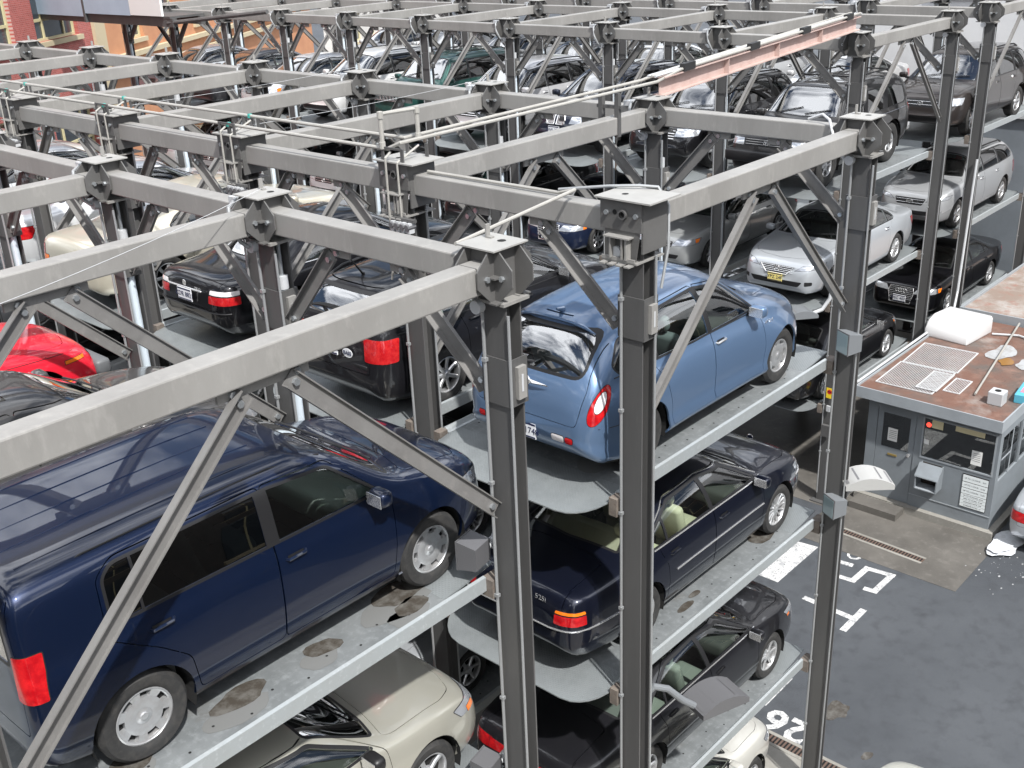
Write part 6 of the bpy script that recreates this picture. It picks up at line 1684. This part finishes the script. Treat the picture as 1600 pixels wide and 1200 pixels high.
b.prism(prof, -.50, .50, M_AC, 'y'); b.build('cover', A, True, 50, .03, 3)
b = MB(); b.box((-.48, -.42, -.0005), (.48, .42, .012), M_TRIM); b.build('base', A); tag(A, 'white plastic air conditioner on the rusty booth roof', 'air conditioner')
def mesh_panel(loc, rz, w, h, label, n=26, dens=1):
    r = empty('wire_mesh_panel', loc, rz); b = MB(); m = mat('mesh_wire', (.62, .63, .64), .45, .2)
    for x in (0, w - .02): b.box((x, 0, 0), (x + .02, h, .016), m)
    for y in (0, h - .02): b.box((.0201, y, 0), (w - .0201, y + .02, .016), m)
    b.build('frame', r); b = MB(); st = .075 / dens
    k = int((w + h) / st)
    for i in range(1, k):
        c = i * st
        for s in (0, 1):
            p = [(max(0, c - h), min(c, h)), (min(c, w), max(0, c - w))]
            if s: p = [(w - q[0], q[1]) for q in p]
            a, q = Vector((p[0][0], p[0][1], .006 + s * .004)), Vector((p[1][0], p[1][1], .006 + s * .004)); d = (q - a)
            if d.length < .03: continue
            d.normalize(); nn = Vector((-d.y, d.x, 0)) * .0045
            b.add([a - nn, q - nn, q + nn, a + nn], [(0, 1, 2, 3)], m)
    b.build('mesh', r); return tag(r, label, 'mesh panel', 'wire mesh panels lying on the booth roof')
mesh_panel((15.75, 2.15, rz0 + .004), radians(3), 1.30, 1.15, 'square wire mesh panel on the booth roof nearest the air conditioner')
mesh_panel((14.42, 2.13, rz0 + .006), radians(2), 1.30, 1.15, 'square wire mesh panel at the front left of the booth roof')
mesh_panel((14.55, 2.10, rz0 + .03), radians(2), 1.0, .42, 'narrow dense mesh panel lying on a bigger one at the roof front', dens=1.6)
mesh_panel((14.75, 1.72, rz0 + .004), radians(2), .75, .33, 'small mesh panel at the right of the mesh panels on the roof')
b = MB(); b.box((-.14, -.14, 0), (.14, .14, .26), M_LIGHTG); V_ = empty('roof_vent', (14.78, 1.02, rz0)); b.build('box', V_, False, 35, .012); b = MB(); b.cyl((0, 0, .2602), (0, 0, .266), .06, M_WELL, 16); b.build('hole', V_); tag(V_, 'pale square vent box at the front corner of the booth roof', 'vent')
pipe_run('roof_pole', [(14.85, 1.46, rz0 + .05), (19.1, 2.10, rz0 + .10)], .022, M_PIPE, 'pale pole lying along the rusty booth roof', 'pole')
pipe_run('roof_conduit', [(13.8, 3.56, rz0 + .05), (14.1, 3.50, rz0 + .07), (18.9, 3.52, rz0 + .08), (19.3, 3.62, rz0 + .5), (19.7, 3.70, rz0 + 3.5)], .028, M_LIGHTG, 'grey conduit along the left edge of the booth roof', 'conduit')
pipe_run('roof_cable', [(18.3, 2.4, rz0 + .03), (18.5, 1.9, rz0 + .04), (18.3, 1.3, rz0 + .03), (18.6, .8, rz0 + .03)], .025, M_LIGHTG, 'white cable lying behind the roof air conditioner', 'cable')
b = MB(); blob(b, 17.4, 1.85, .45, .28, mat('slush', (.36, .37, .38), .5, noise=(7, (.24, .23, .22), .45, .7)), rz0 + .012, 20, 12, .5); blob(b, 17.0, 1.2, .3, .2, mat('slush', (.36, .37, .38)), rz0 + .012, 20, 14, .5); o = b.build('snow_patch'); o['kind'] = 'stuff'; o['label'] = 'patches of snow on the booth roof'
b = MB(); blob(b, 16.9, 1.6, .22, .13, mat('rust_water', (.25, .13, .04), .1), rz0 + .014, 20, 17, .4); o = b.build('rusty_puddle'); tag(o, 'rust brown puddle in the snow on the booth roof', 'puddle')
b = MB(); b.box((-.35, -.10, 0), (.35, .10, .18), mat('blue_board', (.09, .36, .48), .5)); b.box((-.2, -.06, .1802), (.1, .04, .184), mat('pink_label', (.75, .2, .25), .5)); o = b.build('blue_box', None, False, 35, .01, loc=(15.35, .72, rz0)); o.rotation_euler = (0, 0, .1); tag(o, 'bright blue box at the right edge of the booth roof', 'box')
# second, higher roof behind the booth
R2 = empty('shed', (19.4, 3.45, ZG + .06)); b = MB(); b.box((0, -6.5, 0), (6.5, -.25, 2.5), M_BOOTH); b.build('wall', R2); b = MB(); b.box((-.15, -6.7, 2.501), (6.7, .0, 2.62), mat('dusty_roof', (.22, .17, .14), .8, noise=[(1.2, (.34, .32, .30), .45, .65), (4, (.25, .13, .10), .5, .7)])); q = b.build('roof', R2)
b = MB(); b.box((-.19, -6.74, 2.42), (-.15, .04, 2.68), M_BOOTHL); b.box((-.15, .0, 2.42), (6.7, .04, 2.68), M_BOOTHL); b.build('fascia', q); tag(R2, 'shed with a dusty brown roof behind the booth', 'shed')
for i, (x, y, rz, l, m, lb) in enumerate([(21.2, 2.2, .4, 1.3, M_RUST, 'orange brown plank lying on the shed roof'), (21.9, 2.5, -.3, .9, M_LIGHTG, 'grey board lying on the shed roof'), (20.8, 1.7, 1.0, .8, M_TRIM, 'black pipe piece lying on the shed roof')]):
    b = MB(); b.box((-l / 2, -.07, 0), (l / 2, .07, .05), m); o = b.build('plank' if i == 0 else ('board' if i == 1 else 'pipe_piece'), None, loc=(x, y, ZG + 2.622)); o.rotation_euler = (0, 0, rz); tag(o, lb, 'scrap')
# pale building that closes the back racks
Wl = empty('pale_building', (26.0, -16, ZG)); b = MB(); b.box((0, 0, 0), (3, 26, 6.0), mat('blue_grey_render', (.20, .225, .25), .7, noise=(1, (.16, .18, .20), .4, .7))); b.build('lower_wall', Wl)
b = MB(); b.box((-.03, 0, 6.001), (3, 26, 16), mat('pale_render', (.66, .665, .67), .7, noise=[(.6, (.56, .57, .58), .45, .7)])); b.build('upper_wall', Wl)
b = MB(); b.box((-.09, 0, 5.90), (-.031, 26, 6.06), M_LIGHTG); b.build('ledge', Wl)
for y in (2.0, 6.0, 10.0, 14.0, 18.6, 22.5):
    g = MB(); g.box((-.06, y, 9.0), (-.031, y + 1.2, 10.6), mat('window_glass', (.05, .06, .07), .05, 0, .5)); g = g.build('window', Wl)
    f = MB(); f.box((-.1, y - .08, 8.9), (-.031, y - .001, 10.7), M_LIGHTG); f.box((-.1, y + 1.201, 8.9), (-.031, y + 1.28, 10.7), M_LIGHTG); f.box((-.1, y, 10.601), (-.031, y + 1.2, 10.7), M_LIGHTG); f.box((-.1, y, 8.9), (-.031, y + 1.2, 8.999), M_LIGHTG); f.box((-.08, y, 9.75), (-.0605, y + 1.2, 9.82), M_LIGHTG); f.build('frame', g)
tag(Wl, 'pale rendered building with a grey base behind the back row', 'building')
# brick building far left
M_BRICK = mat('red_brick_facade', (.36, .10, .085), .85, noise=[(3, (.30, .075, .065), .4, .7)])
def brick_nodes():
    nt = M_BRICK.node_tree; N = nt.nodes; L = nt.links; tc = N.new('ShaderNodeTexCoord'); mp = N.new('ShaderNodeMapping'); mp.inputs['Rotation'].default_value = (pi / 2, 0, 0)
    br = N.new('ShaderNodeTexBrick'); br.inputs['Scale'].default_value = 4.2; br.inputs['Color1'].default_value = (.40, .10, .085, 1); br.inputs['Color2'].default_value = (.30, .07, .06, 1); br.inputs['Mortar'].default_value = (.42, .30, .27, 1); br.inputs['Mortar Size'].default_value = .012
    L.new(tc.outputs['Object'], mp.inputs[0]); L.new(mp.outputs[0], br.inputs['Vector']); L.new(br.outputs['Color'], N['Principled BSDF'].inputs['Base Color'])
brick_nodes()
M_ORANGE = mat('orange_render', (.47, .23, .12), .85, noise=[(.8, (.40, .18, .095), .4, .7)])
M_STONE = mat('yellow_stone', (.46, .39, .26), .8); M_WFR = mat('cream_window_frame', (.52, .47, .28), .6)
M_WGL = mat('window_glass', (.05, .06, .07), .05, 0, .5, noise=(.6, (.30, .32, .32), .45, .6))
def facade(name, s0, s1, z0, z1, m, label, wins, band=None):
    a = radians(35); o0 = Vector((12.0, 31.5, 0)) + Vector((cos(a), sin(a), 0)) * s0
    r = empty(name, (o0.x, o0.y, 0), a); L = s1 - s0
    # wall with real openings: strips between the windows
    b = MB(); rows = sorted(set((w[2], w[3]) for w in wins))
    zz = [z0] + [q for ro in rows for q in ro] + [z1]
    for i in range(0, len(zz), 2): b.box((0, 0, zz[i]), (L, .5, zz[i + 1]), m)
    for (q0, q1) in rows:
        xs = [0] + [v for w in sorted(wins) if (w[2], w[3]) == (q0, q1) for v in (w[0] - s0, w[1] - s0)] + [L]
        for i in range(0, len(xs), 2): b.box((xs[i], 0.0, q0 + .0005), (xs[i + 1], .499, q1 - .0005), m)
    b.build('wall', r)
    for w in wins:
        x0_, x1_ = w[0] - s0, w[1] - s0; q0, q1 = w[2], w[3]
        g = MB(); g.box((x0_, .2, q0), (x1_, .21, q1), M_WGL); g = g.build('window', r); f = MB(); t = .09
        f.box((x0_, .14, q0), (x1_, .199, q0 + t), M_WFR); f.box((x0_, .14, q1 - t), (x1_, .199, q1), M_WFR)
        for x in (x0_, x1_ - t): f.box((x, .14, q0 + t), (x + t, .199, q1 - t), M_WFR)
        if w[4]:
            wd = x1_ - x0_; f.box((x0_ + t, .15, q0 + (q1 - q0) * .30), (x1_ - t, .198, q0 + (q1 - q0) * .30 + .09), M_WFR); f.box((x0_ + wd * .26, .145, q0 + t), (x0_ + wd * .26 + .08, .197, q1 - t), M_WFR); f.box((x0_ + wd * .74, .145, q0 + t), (x0_ + wd * .74 + .08, .197, q1 - t), M_WFR)
        f.build('frame', g); f = MB(); f.box((x0_ - .1, -.12, q0 - .16), (x1_ + .1, .139, q0 - .001), M_STONE); f.build('sill', g)
    if band:
        f = MB()
        for z in band: f.box((0, -.25, z), (L, -.001, z + .18), M_STONE)
        f.build('ledge', r)
    return tag(r, label, 'building')
facade('brick_building', -14, 3.55, ZG, 8, M_BRICK, 'red brick building with cream framed windows behind the far left racks', [(-10.9, -8.0, -1.15, .9, 1), (-4.4, -1.5, -1.15, .9, 1), (-.2, 2.6, -1.15, .9, 1), (-10.9, -8.0, 3.0, 5.2, 1), (-4.4, -1.5, 3.0, 5.2, 1), (-.2, 2.6, 3.0, 5.2, 1), (-10.9, -8.0, -5.3, -3.2, 1), (-4.4, -1.5, -5.3, -3.2, 1), (-.2, 2.6, -5.3, -3.2, 1)])
facade('orange_building', 4.35, 30, ZG, 8, M_ORANGE, 'orange rendered building with dark windows beyond the brick one', [(s, s + 1.3, z, z + 1.7, 0) for s in (6.4, 9.6, 12.8, 16, 19.2, 22.4, 25.6) for z in (-1.75, 1.8)], band=[-2.35, -2.9])
a = radians(35); o0 = Vector((12.0, 31.5, 0)) + Vector((cos(a), sin(a), 0)) * 3.551
b = MB(); b.box((0, -.12, ZG), (.798, .5, 8), M_STONE); o = b.build('stone_pilaster', None, loc=o0); o.rotation_euler = (0, 0, a); tag(o, 'yellow stone pilaster between the brick and the orange building', 'pilaster')
facade('grey_building', 34, 75, ZG, 6, mat('pale_facade', (.55, .53, .50), .8, noise=(.5, (.45, .44, .42), .4, .7)), 'pale building far down the street behind the back row', [(s, s + 1.4, z, z + 1.8, 0) for s in range(36, 74, 4) for z in (-5.5, -1.75, 1.8)])
# steel canopy at the top left corner
K = empty('steel_canopy', (12.3, 24.4, -.42)); b = MB(); mk = mat('blue_grey_cladding', (.38, .47, .56), .5, noise=(.8, (.33, .41, .50), .4, .7))
b.box((.0, 1.7, .22), (.06, 4.4, 1.5), mk); b.box((.0, 4.5, .12), (.06, 16, 1.5), mk); b.build('cladding', K)
b = MB(); b.box((-.01, 0, .24), (.06, 1.699, 1.5), mat('white_panel', (.72, .72, .70), .5)); b.build('white_panel', K)
b = MB(); b.box((.07, -.4, -.05), (.22, 16, .18), M_STD); b.box((1.0, -.4, -.05), (1.15, 16, .18), M_STD); b.box((.061, -.3, .181), (1.3, 16, .24), M_STD); b.box((-.02, 4.401, -.05), (.069, 4.499, 1.5), M_STD); b.build('underside', K)
b = MB(); b.tube([(.1, -.1, .05), (.6, -4.2, .42)], .06, M_STD, 8); b.build('stay', K); tag(K, 'blue grey clad steel canopy over the racks at the top left', 'canopy')
# unseen blocks on the right and behind the viewer, added for dark reflections
M_DKB = mat('dark_brick', (.105, .095, .088), .85, noise=[(.7, (.075, .07, .066), .4, .7), (6, (.14, .12, .105), .5, .8)])
def block(name, loc, rz, L, H, label, m, n):
    r = empty(name, loc, rz); b = MB(); b.box((0, 0, 0), (L, 8, H), m); b.box((-.2, -.25, H + .001), (L + .2, 8, H + .5), M_STONE); b.build('wall', r)
    for i in range(n):
        for z in (2.2, 5.6, 9.0):
            x = L * (i + .5) / n; w = MB(); w.box((x - .7, -.03, z), (x + .7, -.001, z + 1.9), M_WGL); w = w.build('window', r); f = MB(); f.box((x - .8, -.12, z - .15), (x + .8, -.001, z - .002), M_STONE); f.box((x - .03, -.05, z), (x + .03, -.0305, z + 1.9), M_WFR); f.build('sill', w)
    return tag(r, label, 'building')
block('reflection_block', (48, -17, ZG), pi, 62, 13.5, 'long unseen grey brick building right of the driveway, added for dark reflections', M_DKB, 16)
block('reflection_block', (-19, -16, ZG), pi / 2, 60, 15, 'unseen grey brick building behind the nearest racks, added for dark reflections', M_DKB, 15)
# street furniture and vehicles seen through the far racks
def street_van(loc, rz, col, label):
    r = empty('van', loc, rz); m = mat('van_paint', (1, 1, 1), .3, 0, 1, objcol=True); b = MB()
    P = [(-2.6, .35), (2.5, .35), (2.6, .6), (2.55, 1.05), (1.85, 1.25), (1.35, 2.15), (1.1, 2.3), (-2.5, 2.35), (-2.6, 2.2)]
    b.prism(P, -.98, .98, m, 'y'); o = b.build('body', r, True, 35, .05, 2); o.color = (*col, 1)
    b = MB(); b.add([(1.87, -.85, 1.27), (1.87, .85, 1.27), (1.38, .80, 2.12), (1.38, -.80, 2.12)], [(0, 1, 2, 3)], M_TRIM); b.build('windscreen', r)
    for s in (1, -1):
        b = MB(); b.prism([(.5, 1.3), (1.6, 1.3), (1.2, 2.0), (.5, 2.0)], s * .981 if s > 0 else -.99, .99 if s > 0 else -.981, M_TRIM, 'y'); b.build('side_window', r)
        for x in (1.6, -1.6): wheel(r, x, s * .86, s, .36, .22, .22, ('wide', 5))
    return tag(r, label, 'van')
street_van((38, 30.5, ZG + 5.2 - 5.2), radians(35), (.70, .30, .02), 'orange van on the street beyond the racks')
street_van((44, 34.5, ZG), radians(35), (.03, .10, .42), 'blue van on the street beyond the racks')
street_van((33.0, 27.5, ZG), radians(215), (.68, .68, .66), 'white van on the street beyond the racks')
# ------------------------------------------------------------------ light, sky and camera
SUN_AZ = radians(-112); SUN_EL = radians(54)
sd = Vector((cos(SUN_AZ) * cos(SUN_EL), sin(SUN_AZ) * cos(SUN_EL), sin(SUN_EL)))
l = bpy.data.lights.new('sun', 'SUN'); l.energy = 4.6; l.angle = radians(1.5); l.color = (1, .982, .955)
lo = bpy.data.objects.new('sun', l); COL.objects.link(lo); lo.rotation_euler = sd.to_track_quat('Z', 'Y').to_euler(); lo.location = (0, 0, 20)
w = bpy.data.worlds.new('World'); scn.world = w; w.use_nodes = True; nt = w.node_tree; N = nt.nodes; LK = nt.links
sk = N.new('ShaderNodeTexSky'); sk.sky_type = 'NISHITA'; sk.sun_disc = False; sk.sun_elevation = SUN_EL; sk.sun_rotation = pi / 2 - SUN_AZ; sk.dust_density = 2.0; sk.air_density = 1.0
tc = N.new('ShaderNodeTexCoord'); mp = N.new('ShaderNodeMapping'); mp.inputs['Scale'].default_value = (1, 1, 2.2); n = N.new('ShaderNodeTexNoise'); n.inputs['Scale'].default_value = 2.1; n.inputs['Detail'].default_value = 8; n.inputs['Roughness'].default_value = .6
LK.new(tc.outputs['Generated'], mp.inputs[0]); LK.new(mp.outputs[0], n.inputs['Vector'])
cr = N.new('ShaderNodeValToRGB'); cr.color_ramp.elements[0].position = .43; cr.color_ramp.elements[1].position = .57; LK.new(n.outputs['Fac'], cr.inputs[0])
mx = N.new('ShaderNodeMix'); mx.data_type = 'RGBA'; mx.inputs[7].default_value = (26, 26.8, 28.2, 1); LK.new(sk.outputs[0], mx.inputs[6]); LK.new(cr.outputs['Color'], mx.inputs['Factor'])
bg = N['Background']; LK.new(mx.outputs[2], bg.inputs[0]); bg.inputs[1].default_value = .068
cd = bpy.data.cameras.new('camera'); cam = bpy.data.objects.new('camera', cd); COL.objects.link(cam); scn.camera = cam
cd.sensor_width = 36; cd.lens = 36 * 1715.58 / 1600; cd.clip_end = 1000; cd.clip_start = .05
yaw, pit, rol = .7490, .4063, -.0430
F = Vector((cos(yaw) * cos(pit), sin(yaw) * cos(pit), -sin(pit))); r0 = Vector((sin(yaw), -cos(yaw), 0)); u0 = r0.cross(F)
rr = r0 * cos(rol) + u0 * sin(rol); uu = -r0 * sin(rol) + u0 * cos(rol)
Mc = Matrix((rr, uu, -F)).transposed().to_4x4(); Mc.translation = (-5.48, -5.16, 2.19); cam.matrix_world = Mc
vs = scn.view_settings; vs.view_transform = 'Standard'; vs.look = 'None'; vs.exposure = .52; vs.gamma = 1
scn.cycles.max_bounces = 8; scn.cycles.transparent_max_bounces = 12; scn.cycles.glossy_bounces = 3; scn.cycles.diffuse_bounces = 3
for o in list(bpy.data.objects):
    for k in ('_off', '_n', '_half', 'paint'):
        if k in o.keys(): del o[k]
